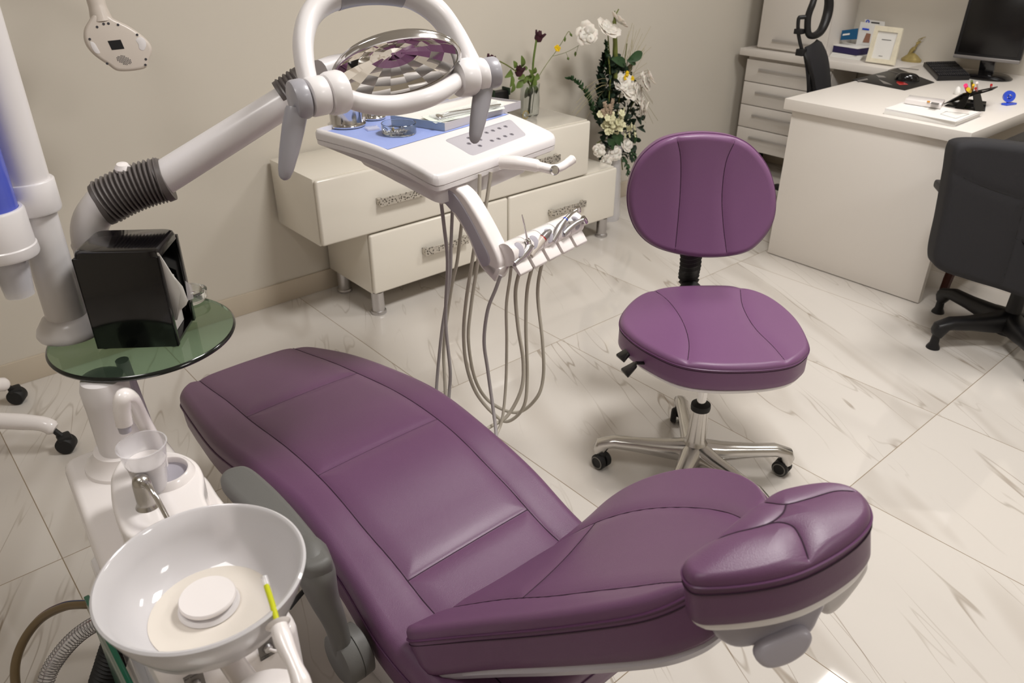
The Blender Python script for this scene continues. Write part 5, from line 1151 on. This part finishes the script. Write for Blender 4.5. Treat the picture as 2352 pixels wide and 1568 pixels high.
# control pad on the sloping front panel
FP0, FP1, FP2 = TP(0, .02), TP(TWd, .02), TP(TWd*.5, .14); FN = (FP1-FP0).cross(FP2-FP0).normalized()
pt = lambda x, y, d=0: atp(x, y, FP0+FN*d, FN)
kp = rc([pt(1020, 321, .0012), pt(1172, 273, .0012), pt(1210, 310, .0012), pt(1085, 358, .0012)], .014)
kp = [V((p.x, p.y, 0)) for p in kp]
def tuv(p): q = V((p.x, p.y, 0))-TO; return q.dot(U), q.dot(W)
mb = MB(); up_ = []; uvk = [tuv(p) for p in kp]; cu_, cv_ = sum(a for a, _ in uvk)/len(uvk), sum(b for _, b in uvk)/len(uvk)
rgs = []
for k, dz in ((1.0, -.001), (1.0, .0004), (.985, .0009), (.8, .0009), (.6, .0009), (.4, .0009), (.2, .0009), (.02, .0009)): rgs.append([TP(cu_+(a-cu_)*k, cv_+(b-cv_)*k, dz) for a, b in uvk])
mb.loft(rgs); kpo = obj('control_pad', mb, 'panelg', du)
S6 = lambda x, y: (600+x/2.94, 220+y/2.94)
for x, y in ((1650, 212), (1608, 225), (1565, 240), (1522, 254), (1692, 265), (1647, 278), (1603, 295), (1558, 308), (1478, 301), (1403, 328), (1477, 342), (1402, 290)):
    p = pt(*S6(x, y)); u_, v_ = tuv(p); q = TP(u_, v_, .0009); mb = MB(); mb.lathe([(0, -.0005), (.0062, -.0005), (.0062, .0005), (.004, .001), (0, .001)], q, FN, 20); b = obj('control_button', mb, 'btn', kpo)
    mb = MB(); mb.lathe([(0, .0009), (.0026, .0009), (.0026, .0012), (0, .0012)], q, FN, 12); obj('button_symbol', mb, 'ink', kpo)
# side handle
hD = at(1200, 375, .955).dot(FH)
hz = .948
g = lambda x, y, d=0: ath(x, y, hD+d)
mb = MB(); mb.tube(crv([at(1150, 372, .955), g(1190, 374), g(1228, 380), g(1262, 388), g(1276, 391)], 7), [.020]*8+[.019]*8+[.014]*8+[.0115]*5, 18, flat=.85); obj('handle_arm', mb, 'plastb', du)
mb = MB(); mb.lathe([(0, 0), (.0125, 0), (.0125, .006), (.009, .010), (0, .011)], g(1272, 391, -.008), (g(1284, 393, -.03)-g(1272, 391)).normalized(), 20); obj('handle_end_cap', mb, 'chrome', du)
mb = MB(); mb.tube(crv([g(1262, 388), g(1285, 385, .02), g(1305, 373, .04), g(1318, 363, .05)], 6), [.011]*12+[.012]*6+[.009], 18); obj('handle_grip', mb, 'plastb', du)
# curved arm: plate perpendicular to the holder
AP = ath(1100, 560, 1.79); AN = (-U+V((0, 0, .05))).normalized()
A_ = lambda x, y, d=0: atp(x, y, AP+AN*d, AN)
ao = [(985, 428), (1030, 425), (1062, 445), (1092, 490), (1122, 545), (1143, 590), (1146, 615), (1133, 642), (1115, 628), (1096, 603), (1072, 545), (1045, 500), (1015, 464), (990, 448)]
mb = MB(); mb.slab(crv([A_(*p) for p in ao], 5, True), AN, .05, .008, 4); obj('curved_arm', mb, 'plastb', du)
ao2 = [(995, 440), (1028, 437), (1050, 455), (1078, 500), (1103, 548), (1122, 588), (1122, 606), (1110, 612), (1099, 598), (1077, 545), (1050, 498), (1020, 462)]
mb = MB(); mb.slab(crv([A_(*p, .003) for p in ao2], 5, True), AN, .006, .003, 3); obj('arm_side_panel', mb, 'plast2', du)
mb = MB(); mb.hexa([A_(1096, 604), A_(1136, 650), A_(1136, 650)+U*.045, A_(1096, 604)+U*.04], [A_(1110, 596), A_(1150, 618), A_(1150, 618)+U*.05, A_(1112, 596)+U*.04], .006); obj('arm_foot', mb, 'plastb', du)
# holder bar
p0 = A_(1148, 592)+U*.02; p1 = at(1322, 510, p0.z-.004); hb = (p1-p0); Lh = hb.length; hb.normalize(); hs = V((hb.y, -hb.x, 0))   # hs: towards the camera
hs = hs if hs.dot(FH) < 0 else -hs
NM = 5; seg_ = Lh/NM
for k in range(NM):
    a = p0+hb*(seg_*k+.001); b = p0+hb*(seg_*(k+1)-.001); rings = []
    sec = [(.030*math.cos(2*PI*j/24), .030*math.sin(2*PI*j/24)) for j in range(24)]
    for q_, kx in ((a, .97), (a+hb*.003, 1), (b-hb*.003, 1), (b, .97)): rings.append([q_+hs*x*kx+V((0, 0, y*kx)) for x, y in sec])
    mb = MB(); mb.loft(rings); cr = obj('holder_cradle', mb, 'plastb', du)
    mb = MB(); P_ = lambda f_, x_, z_: a.lerp(b, f_)+hs*x_+V((0, 0, z_))
    mb.hexa([P_(.12, .014, -.030), P_(.12, .040, -.050), P_(.98, .040, -.050), P_(.98, .014, -.030)], [P_(.05, .024, -.012), P_(.05, .046, -.040), P_(.92, .046, -.040), P_(.92, .024, -.012)], .003); obj('cradle_lip', mb, 'plastb', du)
    nn_ = (hs+V((0, 0, .55))-hb*.25).normalized(); cc_ = (a+b)/2+nn_*.0262; mb = MB()
    mb.lathe([(0, .0062), (.012, .0058), (.0175, .0040), (.019, .001), (.019, -.004), (0, -.004)], cc_-nn_*.001, nn_, 26, ell=.8, ref=(0, 0, 1)); obj('cradle_pocket', mb, 'plast2', cr)
def DB(x): 
    f = (x-1148)/(1322-1148); return p0.lerp(p1, f).dot(FH)
HD = lambda x, y, d=-.058: ath(x, y, DB(x)+d)
def inst(name, label_, parts, cat='dental handpiece'):
    t = thing(name, HD(*parts[0][1][0]), label_, cat, None)
    for nm, pts, rad, m_ in parts:
        P = crv([HD(*p) for p in pts], 6); k = len(P); rads = [float(np.interp(i/(k-1), np.linspace(0, 1, len(rad)), rad)) for i in range(k)]
        mb = MB(); mb.tube(P, rads, 18); obj(nm, mb, m_, t)
    return t
t = inst('air_water_syringe', 'steel three way syringe with an upright needle in the first cradle of the holder', [('syringe_body', [(1180, 606), (1196, 590), (1208, 574), (1216, 562)], [.0075, .008, .0115, .0125, .011], 'steel'), ('needle', [(1212, 556), (1207, 530), (1203, 510), (1199, 493)], [.0028, .0022, .0022, .0012], 'chrome'), ('needle_collar', [(1214, 562), (1212, 552), (1211, 549)], [.0085, .0075, .005], 'chrome')], 'dental syringe')
for x, y in ((1216, 567), (1223, 565)): mb = MB(); c = HD(x, y, -.066); mb.lathe([(0, -.002), (.0045, -.002), (.0045, .003), (.003, .004), (0, .004)], c, -FH+V((0, 0, .3)), 14); obj('push_button', mb, 'chrome', t)
inst('scaler_handpiece', 'beige scaler handpiece with a dark grey tip and a red ring beside the syringe', [('handpiece_body', [(1218, 586), (1232, 566), (1246, 548)], [.0085, .0100, .0105], 'beige'), ('red_ring', [(1245.5, 549), (1247, 547)], [.0108, .0108], 'red'), ('grey_tip', [(1247, 547), (1256, 537), (1264, 530)], [.0102, .0095, .0055], 'silver'), ('tip_opening', [(1263.5, 530.5), (1264.5, 529.5)], [.0035, .0035], 'blackm')])
inst('contra_angle_handpiece', 'silver contra angle handpiece with a blue ring in the fourth cradle', [('handpiece_body', [(1268, 552), (1280, 530), (1292, 512), (1300, 502)], [.0095, .010, .0095, .0065, .006], 'steel'), ('blue_ring', [(1298, 504.5), (1299.5, 502.5)], [.0068, .0068], 'bluep'), ('angled_neck', [(1300, 502), (1312, 490), (1324, 482)], [.0058, .005, .0045], 'chrome'), ('head', [(1327, 475), (1329, 482), (1330, 486)], [.006, .0062, .0055], 'chrome')])
inst('turbine_handpiece', 'dark steel turbine handpiece with a bright head in the last cradle', [('handpiece_body', [(1294, 538), (1306, 526), (1322, 513), (1338, 505)], [.0085, .0085, .0072, .0058], 'steel'), ('head', [(1339, 500), (1343, 506), (1346, 511)], [.0072, .0074, .0062], 'chrome')])
# hoses
def hz_(name, pts, r=.0046, m='hose'):
    P = crv([ath(x, y, d) for x, y, d in pts], 9); mb = MB(); mb.tube(P, r, 10); obj(name, mb, m, du)
d0 = p0.dot(FH)-.03
hz_('handpiece_hose', [(1150, 632, d0), (1138, 665, d0), (1120, 713, d0), (1112, 783, d0), (1120, 847, d0), (1131, 927, d0-.02), (1139, 990, d0-.06), (1141, 1060, d0-.14), (1120, 1110, d0-.25)], .0046, 'hose2')
hz_('handpiece_hose', [(1174, 612, d0+.03), (1171, 640, d0+.03), (1163, 703, d0+.02), (1164, 783, d0+.02), (1162, 879, d0+.01), (1154, 959, d0-.02), (1140, 1000, d0-.06), (1120, 1060, d0-.2)], .0040)
hz_('handpiece_hose', [(1200, 598, d0+.06), (1194, 620, d0+.06), (1184, 672, d0+.06), (1190, 751, d0+.05), (1202, 831, d0+.04), (1197, 895, d0+.02), (1165, 955, d0), (1124, 981, d0-.04), (1080, 1010, d0-.16)], .0050)
hz_('handpiece_hose', [(1234, 580, d0+.1), (1225, 605, d0+.1), (1211, 665, d0+.09), (1208, 751, d0+.08), (1211, 863, d0+.06), (1203, 933, d0+.04), (1168, 967, d0+.04), (1136, 952, d0+.05), (1095, 904, d0+.07), (1072, 841, d0+.09), (1065, 767, d0+.1), (1071, 688, d0+.1), (1085, 598, d0+.12), (1098, 500, d0+.14), (1102, 400, d0+.16)], .0048)
hz_('handpiece_hose', [(1258, 566, d0+.14), (1246, 600, d0+.14), (1235, 672, d0+.13), (1246, 783, d0+.1), (1248, 863, d0+.09), (1232, 914, d0+.08), (1187, 947, d0+.09), (1127, 924, d0+.12), (1092, 872, d0+.14), (1076, 783, d0+.15), (1082, 703, d0+.16), (1095, 617, d0+.17), (1112, 500, d0+.18), (1128, 395, d0+.2)], .0048)
hz_('supply_hose', [(1012, 455, 1.9), (1020, 520, 1.9), (1028, 600, 1.9), (1024, 700, 1.9), (1025, 760, 1.89), (1034, 850, 1.87), (1032, 900, 1.86), (1025, 990, 1.8)], .0048, 'hose2')
hz_('supply_hose', [(1040, 460, 1.95), (1036, 560, 1.95), (1033, 640, 1.94), (1015, 760, 1.92), (1004, 870, 1.9), (1000, 950, 1.84)], .0046, 'hose2')
hz_('supply_hose', [(1074, 410, 2.0), (1062, 500, 2.0), (1050, 600, 1.98), (1037, 660, 1.97), (1020, 790, 1.94), (1022, 880, 1.9), (1026, 970, 1.84)], .0048)
# things in the tray
ZT = ZR+.0008
def cupm(px_, r, h, lab):
    c = at(*px_, ZT); mb = MB(); mb.lathe([(0, 0), (r*.96, 0), (r*1.12, .002), (r*1.14, .006), (r, .010), (r*.97, .014), (r, h-.003), (r*1.05, h), (r*.96, h), (r*.93, .014), (0, .010)], c, n=48); tag(obj('metal_cup', mb, 'chrome'), lab, 'cup', 'polished metal cups on the tray')
cupm((797, 288), .045, .06, 'larger polished metal cup at the left corner of the blue tray liner'); cupm((858, 272), .030, .05, 'smaller polished metal cup beside the larger one on the tray')
c = at(917, 306, ZT); gd_ = thing('glass_bur_dish', c, 'round clear glass dish holding dental burs on the blue liner', 'dish')
mb = MB(); mb.lathe([(0, 0), (.043, 0), (.045, .003), (.0455, .027), (.0445, .028), (.0435, .027), (.043, .004), (0, .0035)], c, n=56); obj('dish_glass', mb, 'glass', gd_)
for k in range(26):
    a_ = rng.uniform(0, 2*PI); r_ = rng.uniform(0, .026); p = c+V((r_*math.cos(a_)*1.2, r_*math.sin(a_), .0058+.0012*(k % 4))); d = V((rng.uniform(-1, 1), rng.uniform(-1, 1), rng.uniform(-.05, .12))).normalized()*.010
    mb = MB(); mb.tube([p-d, p+d*.3, p+d*.4, p+d], [.0008, .0008, .0018, .0016], 6); tag(obj('dental_bur', mb, 'steel'), 'small steel dental bur lying in the round glass dish', 'dental bur', 'burs in the glass dish')
mb = MB(); p = c+V((-.012, .010, .012)); mb.lathe([(0, -.004), (.003, -.003), (.004, 0), (.003, .003), (0, .004)], p, n=12); tag(obj('gold_bead', mb, 'gold'), 'small gold coloured round bur head on top of the steel burs', 'dental bur')
mb = MB(); q = at(855, 297, ZT); mb.slab([q+V((x, y, .006)) for x, y in ((-.02, -.012), (.012, -.02), (.022, .01), (-.012, .02))], (0, 0, 1), .006, .002); tag(obj('crumpled_wrap', mb, 'cupm'), 'small crumpled clear wrapper between the metal cups and glass dish', 'wrapper')
# instrument box
ib = thing('instrument_box', at(1100, 270, ZT), 'shallow pale blue box lined with white embossed paper at the back of the tray', 'box')
zb_ = ZT; hB = .022
B0, B1, B2, B3 = at(898, 283, zb_), at(1022, 302, zb_), at(1196, 249, zb_), at(1085, 228, zb_)
u1 = (B1-B0); u2 = (B2-B1); B0 = B1-u1*1.0
B3 = B0+u2
def wallb(a, b, m2): n_ = (b-a).normalized(); n_ = V((-n_.y, n_.x, 0))*.0015; m2.hexa([a, b, b+n_, a+n_], [p+V((0, 0, hB)) for p in (a, b, b+n_, a+n_)])
mb = MB(); wallb(B0, B1, mb); obj('blue_side', mb, 'cardb', ib)
mb = MB(); wallb(B1, B2, mb); wallb(B2, B3, mb); wallb(B3, B0, mb); mb.slab([p+V((0, 0, .0018)) for p in (B0, B1, B2, B3)], (0, 0, 1), .0016, .0004, 1); obj('box_sides', mb, 'panelg', ib)
cB = (B0+B1+B2+B3)/4
mb = MB(); nx = 16; gv = []
for i in range(nx+1):
    for j in range(nx+1):
        a, b = i/nx, j/nx; p = B0.lerp(B1, a).lerp(B3.lerp(B2, a), b); p = cB+(p-cB)*.985; e = min(a, 1-a, b, 1-b)
        gv.append(V((p.x, p.y, zb_+.0175-.005*min(1, e*5)+.0012*math.sin(9*a+5*b)+.0008*math.cos(11*b))))
mb.add(gv, [(i*(nx+1)+j, i*(nx+1)+j+1, (i+1)*(nx+1)+j+1, (i+1)*(nx+1)+j) for i in range(nx) for j in range(nx)])
o = obj('paper_towel', mb, 'paper2'); md = o.modifiers.new('t', 'SOLIDIFY'); md.thickness = .001; tag(o, 'white embossed paper towel lining the shallow instrument box', 'paper towel')
po_ = thing('instrument_pouch', at(1075, 268, zb_+.02), 'clear paper backed pouch of steel mirror and probe on the paper towel', 'pouch')
zpz = zb_+.0205
pq = [at(x, y, zpz) for x, y in ((968, 268), (1000, 283), (1160, 249), (1150, 232), (1120, 228))]
mb = MB(); mb.slab(pq, (0, 0, 1), .0008, .0002, 1); obj('paper_back', mb, mat('pouch_paper', (224, 230, 220), .6), po_)
mb = MB(); mb.slab([p+V((0, 0, .0045)) for p in [at(x, y, zpz) for x, y in ((985, 268), (1008, 277), (1150, 246), (1140, 235))]], (0, 0, 1), .0035, .0015); obj('clear_film', mb, 'cupm', po_)
mb = MB(); mb.lathe([(0, 0), (.0095, 0), (.0105, .0012), (.0095, .002), (0, .002)], at(1009, 267, zpz+.006), (.1, -.3, 1), 24); mb.tube([at(1013, 265, zpz+.007), at(1030, 258, zpz+.008), at(1095, 248, zpz+.008), at(1150, 240, zpz+.008)], [.0014, .0022, .0028, .0026], 10); obj('dental_mirror', mb, 'chrome', po_)
mb = MB(); mb.tube(crv([at(1015, 270, zpz+.006), at(1045, 262, zpz+.007), at(1090, 254, zpz+.007), at(1148, 243, zpz+.007)], 4), .0014, 8); obj('dental_probe', mb, 'steel', po_)
mb = MB()
for k in range(7): mb.hexa(*[[at(1006+k*6, 276-k*1.25, zpz+.0005+h_)+V((a, b, 0)) for a, b in ((0, 0), (.003, 0), (.003, .004), (0, .004))] for h_ in (.004, .0047)])
obj('printed_marks', mb, 'ink', po_)
# ================================================================== PATIENT CHAIR
ch = thing('dental_chair', (.69, 1.0, 0), 'reclined purple leather dental chair with headrest and grey armrest', 'dental chair')
st_n = [(.474, 1.945, .385), (.447, 1.74, .425), (.430, 1.54, .455), (.440, 1.34, .482), (.455, 1.16, .480), (.452, 1.00, .448), (.440, .85, .418), (.445, .70, .405), (.45, .58, .40)]
st_f = [(.850, 1.945, .385), (.905, 1.74, .425), (.925, 1.54, .460), (.930, 1.34, .488), (.925, 1.16, .486), (.932, 1.00, .452), (.922, .85, .420), (.915, .70, .405), (.91, .58, .40)]
SI = .145
def legs_t(y): ys = [p[1] for p in st_n]; k = len(ys)-1; return float(np.interp(-y, [-a for a in ys], np.linspace(0, 1, k+1)))
def s_at(x, y):
    t = legs_t(y); a, b = icr([V(p) for p in st_n], t), icr([V(p) for p in st_f], t); return ((x-(a.x+b.x)/2)/((b.x-a.x)/2), t)
ly = [1.944, 1.8, 1.65, 1.5, 1.35, 1.2, 1.05, .9, .75, .6]
xl = [.540, .536, .534, .532, .534, .536, .537, .540, .543, .545]; xr = [.818, .826, .836, .842, .843, .843, .842, .838, .838, .838]
seams = [[s_at(x, y) for x, y in zip(xl, ly)], [s_at(x, y) for x, y in zip(xr, ly)]]
for y in (1.585, 1.235, .915): seams.append([s_at(np.interp(-y, [-a for a in ly], xl), y), s_at(.69, y), s_at(np.interp(-y, [-a for a in ly], xr), y)])
mb, rim, sl, sf = strip_pad(st_n, st_f, .075, r=.026, crown=.006, seams=seams, gd=.0035, rc0=.075, rc1=.02)
lg = obj('leg_and_seat_cushion', mb, 'purple', ch, sharp=60); seam_tubes(lg, sl, .0012)
c_ = sum(rim, V())/len(rim)
mb = MB(); pts = [p+V(((-.0012 if p.x < c_.x else .0012), 0, -.012)) for p in rim]; mb.tube(pts+pts[:1], .0022, 6, cap=False); obj('piping', mb, 'pipe', lg)
mb = MB(); r1 = [V((c_.x+(p.x-c_.x)*.97, c_.y+(p.y-c_.y)*.985, p.z-.070)) for p in rim]; r2 = [V((c_.x+(p.x-c_.x)*.88, c_.y+(p.y-c_.y)*.95, p.z-.115)) for p in rim]; mb.loft([r1, r2]); obj('seat_shell', mb, 'plast', ch)
# backrest
bn = [at(*p) for p in ((893, 1450, .445), (1050, 1434, .53), (1180, 1421, .61), (1320, 1403, .68), (1450, 1380, .735), (1540, 1346, .77), (1610, 1298, .80))]
bf_ = [at(*p) for p in ((1345, 1197, .46), (1402, 1138, .50), (1462, 1100, .535), (1540, 1074, .57), (1622, 1067, .61), (1702, 1083, .66), (1775, 1130, .72))]
def bst(px_list, lo=0, hi=1):   # (s,t) control points
    return px_list
bs = [[(-.72, .0), (-.66, .25), (-.62, .45), (-.58, .68), (-.55, .80)], [(.62, .0), (.60, .22), (.50, .5), (.52, .8), (.55, .97)], [(-.995, .90), (-.86, .83), (-.68, .78), (-.55, .80)], [(.05, 0), (.12, .3), (.22, .55), (.5, .52)]]
bs = [[(-.50, .0), (-.60, .18), (-.70, .38), (-.74, .58), (-.80, .76), (-.99, .90)], [(.50, 0), (.49, .2), (.42, .45), (.33, .75), (.30, .99)], [(-.64, .26), (-.1, .26), (.48, .24)]]
mb, rim, sl, sf2 = strip_pad(bn, bf_, .068, r=.018, crown=-.012, seams=bs, gd=.003, rc0=.042, rc1=.05, ns=120, nt=200)
bk = obj('backrest_cushion', mb, 'purple', ch, sharp=60); seam_tubes(bk, sl, .0012)
c_ = sum(rim, V())/len(rim); i0 = len(rim)//4
BN_ = (bf_[3]-bn[3]).cross(bn[5]-bn[1]).normalized(); BN_ = BN_ if BN_.z > 0 else -BN_
def offring(k, d): return [c_+(p-c_-BN_*(p-c_).dot(BN_))*k+BN_*((p-c_).dot(BN_)-d) for p in rim]
mb = MB(); q = offring(1.003, .003); mb.tube(q+q[:1], .0022, 6, cap=False); obj('piping', mb, 'pipe', bk)
mb = MB(); q = offring(1.004, .012); mb.tube(q+q[:1], .0009, 6, cap=False); obj('stitch_line', mb, 'seam', bk)
mb = MB(); mb.loft([offring(.985, .064), offring(.985, .074), offring(.94, .086), offring(.7, .092)]); obj('back_shell', mb, 'plast2', ch)
# headrest
HP = at(1790, 1215, .865); HNn = V((-.02, .22, 1)).normalized()
hh = lambda x, y, d=0: atp(x, y, HP+HNn*d, HNn)
hpx = [(1566, 1298), (1580, 1268), (1640, 1228), (1720, 1165), (1770, 1130), (1830, 1112), (1910, 1101), (1965, 1112), (1992, 1140), (2000, 1175), (1975, 1212), (1925, 1250), (1860, 1285), (1800, 1306), (1730, 1320), (1650, 1328), (1590, 1326)]
ol = [hh(*p) for p in hpx]
hs_ = [[hh(*p) for p in ((1742, 1136), (1770, 1155), (1806, 1165), (1860, 1150), (1920, 1125), (1968, 1120))], [hh(*p) for p in ((1806, 1165), (1798, 1190), (1770, 1212), (1730, 1222), (1680, 1226), (1620, 1236), (1580, 1262))], [hh(*p) for p in ((1750, 1218), (1790, 1212), (1822, 1224), (1838, 1242), (1848, 1250))]]
hs_[2] = [hh(*p) for p in ((1740, 1221), (1785, 1212), (1820, 1220), (1838, 1240), (1850, 1262), (1858, 1280))]
mb, rim, sl = disc_pad(ol, HNn, .056, r=.012, crown=.015, seams=hs_, gd=.004, gs=.006, rings=110, segs=320)
hr = obj('headrest_cushion', mb, 'purple', ch, sharp=60); seam_tubes(hr, sl, .0011); piping(rim, .001, hr, HNn); piping(rim, .010, hr, HNn, .0009, 'seam', .0012)
c_ = sum(rim, V())/len(rim)
def hring(k, d): return [c_+(p-c_-HNn*(p-c_).dot(HNn))*k+HNn*((p-c_).dot(HNn)*1-d) for p in rim]
mb = MB(); mb.loft([hring(.975, .053), hring(.975, .059), hring(.93, .066), hring(.5, .068)]); obj('headrest_shell', mb, 'plast', ch)
Dh = at(1760, 1430, .76).dot(FH)
def blk(name, pts, D_, th_, m_, r=.008, nv_=None, par=ch):
    N_ = nv_ if nv_ is not None else V((-FH.x, -FH.y, .35)).normalized(); P_ = ath(*pts[0], D_); mb = MB(); mb.slab(crv([atp(x, y, P_, N_) for x, y in pts], 4, True), N_, th_, r, 4); return obj(name, mb, m_, par)
blk('headrest_bracket', [(1672, 1398), (1760, 1385), (1880, 1358), (1898, 1390), (1886, 1420), (1858, 1462), (1780, 1476), (1705, 1492), (1662, 1478), (1640, 1448)], .655, .07, 'plast2')
blk('headrest_pivot', [(1895, 1320), (1985, 1258), (1999, 1290), (1996, 1322), (1955, 1380), (1918, 1415), (1892, 1414), (1878, 1385), (1880, 1350)], .735, .05, 'plast', r=.012)
kb_ = blk('locking_knob', [(1738, 1518), (1748, 1490), (1790, 1470), (1835, 1452), (1862, 1455), (1870, 1474), (1852, 1506), (1810, 1532), (1765, 1540)], .62, .022, 'plast2', r=.008)
mb = MB(); mb.tube([ath(1800, 1490, .63), ath(1800, 1440, .70)], .016, 14); obj('knob_stem', mb, 'plast2', kb_)
mb = MB(); mb.tube([ath(1700, 1440, .72), (bn[-1]+bf_[-1])/2-BN_*.11], .018, 12, flat=.4); mb.tube([ath(1690, 1410, .70), ath(1640, 1400, .78)], .012, 10); obj('headrest_bar', mb, 'steel', ch)
# armrest
AZ = .620
apx = [(504, 1098), (512, 1078), (540, 1066), (572, 1067), (615, 1100), (662, 1147), (710, 1203), (750, 1254), (762, 1276), (752, 1290), (728, 1302), (700, 1304), (676, 1285), (640, 1240), (590, 1188), (546, 1146), (522, 1122)]
mb = MB(); mb.slab(crv([at(x, y, AZ) for x, y in apx], 5, True), (0, 0, 1), .034, .012, 5); arm = obj('armrest_pad', mb, 'arm', ch)
ap = at(718, 1284, AZ-.02); pv = atx(803, 1500, .405)
mb = MB(); mb.tube(crv([at(690, 1238, AZ-.022), at(712, 1272, AZ-.022), atx(727, 1316, .362), atx(744, 1370, .370), atx(770, 1430, .385), pv+V((-.01, 0, .01))], 8), [.016+.013*k/8 for k in range(8)]+[.029+.0015*k/8 for k in range(8)]+[.0305-.006*k/8 for k in range(8)]+[.0245-.005*k/8 for k in range(8)]+[.0195-.002*k/8 for k in range(9)], 20, flat=1); obj('armrest_post', mb, 'arm', ch)
mb = MB(); mb.lathe([(0, 0), (.040, 0), (.047, .004), (.050, .012), (.050, .030), (.048, .031), (.050, .032), (.048, .052), (.04, .056), (0, .056)], pv-V((.028, 0, 0)), (1, 0, 0), 40, ref=(0, 0, 1)); obj('armrest_pivot', mb, 'arm', ch)
# base
mb = MB(); mb.slab(rc([V((.53, .50, .14)), V((.80, .50, .14)), V((.80, 1.45, .14)), V((.53, 1.45, .14))], .05), (0, 0, 1), .139, .02, 3); bs_ = obj('base_plate', mb, 'plastb', ch)
mb = MB(); mb.slab(rc([V((.56, .78, .33)), V((.81, .78, .33)), V((.81, 1.22, .33)), V((.56, 1.22, .33))], .04), (0, 0, 1), .20, .02, 3); obj('lift_column', mb, 'plast', ch)
rb_ = at(1271, 1550, .142)
mb = MB(); mb.lathe([(0, 0), (.022, 0), (.022, .004), (.018, .007), (0, .008)], V((rb_.x, rb_.y, .1395)), n=28); obj('emergency_button', mb, 'red', ch)
tt = at(1240, 1562, .142); tdir = at(1258, 1549, .142)-tt; tdir.z = 0; tdir.normalize()
text_mesh('Emergency', .016, (tt.x, tt.y, .1405), tdir, (-tdir.y, tdir.x, 0), 'emergency_text', 'ink', bs_, .0003)
# perforated foot control beside the base
fcp = at(1312, 1556, .03); fo = thing('foot_control', (fcp.x, fcp.y, 0), 'metal lattice foot control on the floor beside the chair base', 'foot control')
mb = MB(); s_ = .0095
e_x = V((.8, -.6, 0)); e_y = V((.6, .8, 0))
for i in range(-6, 7):
    if 1:
        a = fcp+e_x*(i*s_)-e_y*.058; b = fcp+e_x*(i*s_)+e_y*.058; mb.tube([V((a.x, a.y, .030)), V((b.x, b.y, .030))], .0024, 5)
        a = fcp+e_y*(i*s_)-e_x*.058; b = fcp+e_y*(i*s_)+e_x*.058; mb.tube([V((a.x, a.y, .032)), V((b.x, b.y, .032))], .0024, 5)
obj('lattice', mb, 'alu', fo)
mb = MB(); mb.slab([V((p.x, p.y, .022)) for p in (fcp+e_x*.062+e_y*.062, fcp+e_x*.062-e_y*.062, fcp-e_x*.062-e_y*.062, fcp-e_x*.062+e_y*.062)], (0, 0, 1), .0215, .004); obj('pedal_base', mb, 'rubber', fo)
# ================================================================== CAMERA, WORLD
cam = bpy.data.cameras.new('camera'); co = bpy.data.objects.new('camera', cam); COL.objects.link(co); SC.camera = co
cam.sensor_fit = 'HORIZONTAL'; cam.sensor_width = 36; cam.lens = F*36/2352; cam.clip_start = .05
R3 = Matrix((RT, -DN, -FWD)).transposed(); co.matrix_world = Matrix.Translation(CAM) @ R3.to_4x4()
cam.dof.use_dof = True; cam.dof.focus_distance = 1.75; cam.dof.aperture_fstop = 7.1
wd = bpy.data.worlds.new('room_world'); SC.world = wd; wd.use_nodes = True; wd.node_tree.nodes['Background'].inputs[0].default_value = (.8, .78, .74, 1); wd.node_tree.nodes['Background'].inputs[1].default_value = .2
SC.view_settings.view_transform = 'Standard'; SC.view_settings.look = 'None'; SC.view_settings.gamma = 1; SC.view_settings.exposure = 0.03
SC.view_settings.use_curve_mapping = False
SC.cycles.max_bounces = 10; SC.cycles.transmission_bounces = 10; SC.cycles.transparent_max_bounces = 12; SC.cycles.caustics_reflective = False; SC.cycles.caustics_refractive = False
SC.cycles.use_denoising = True; SC.cycles.sample_clamp_indirect = 4
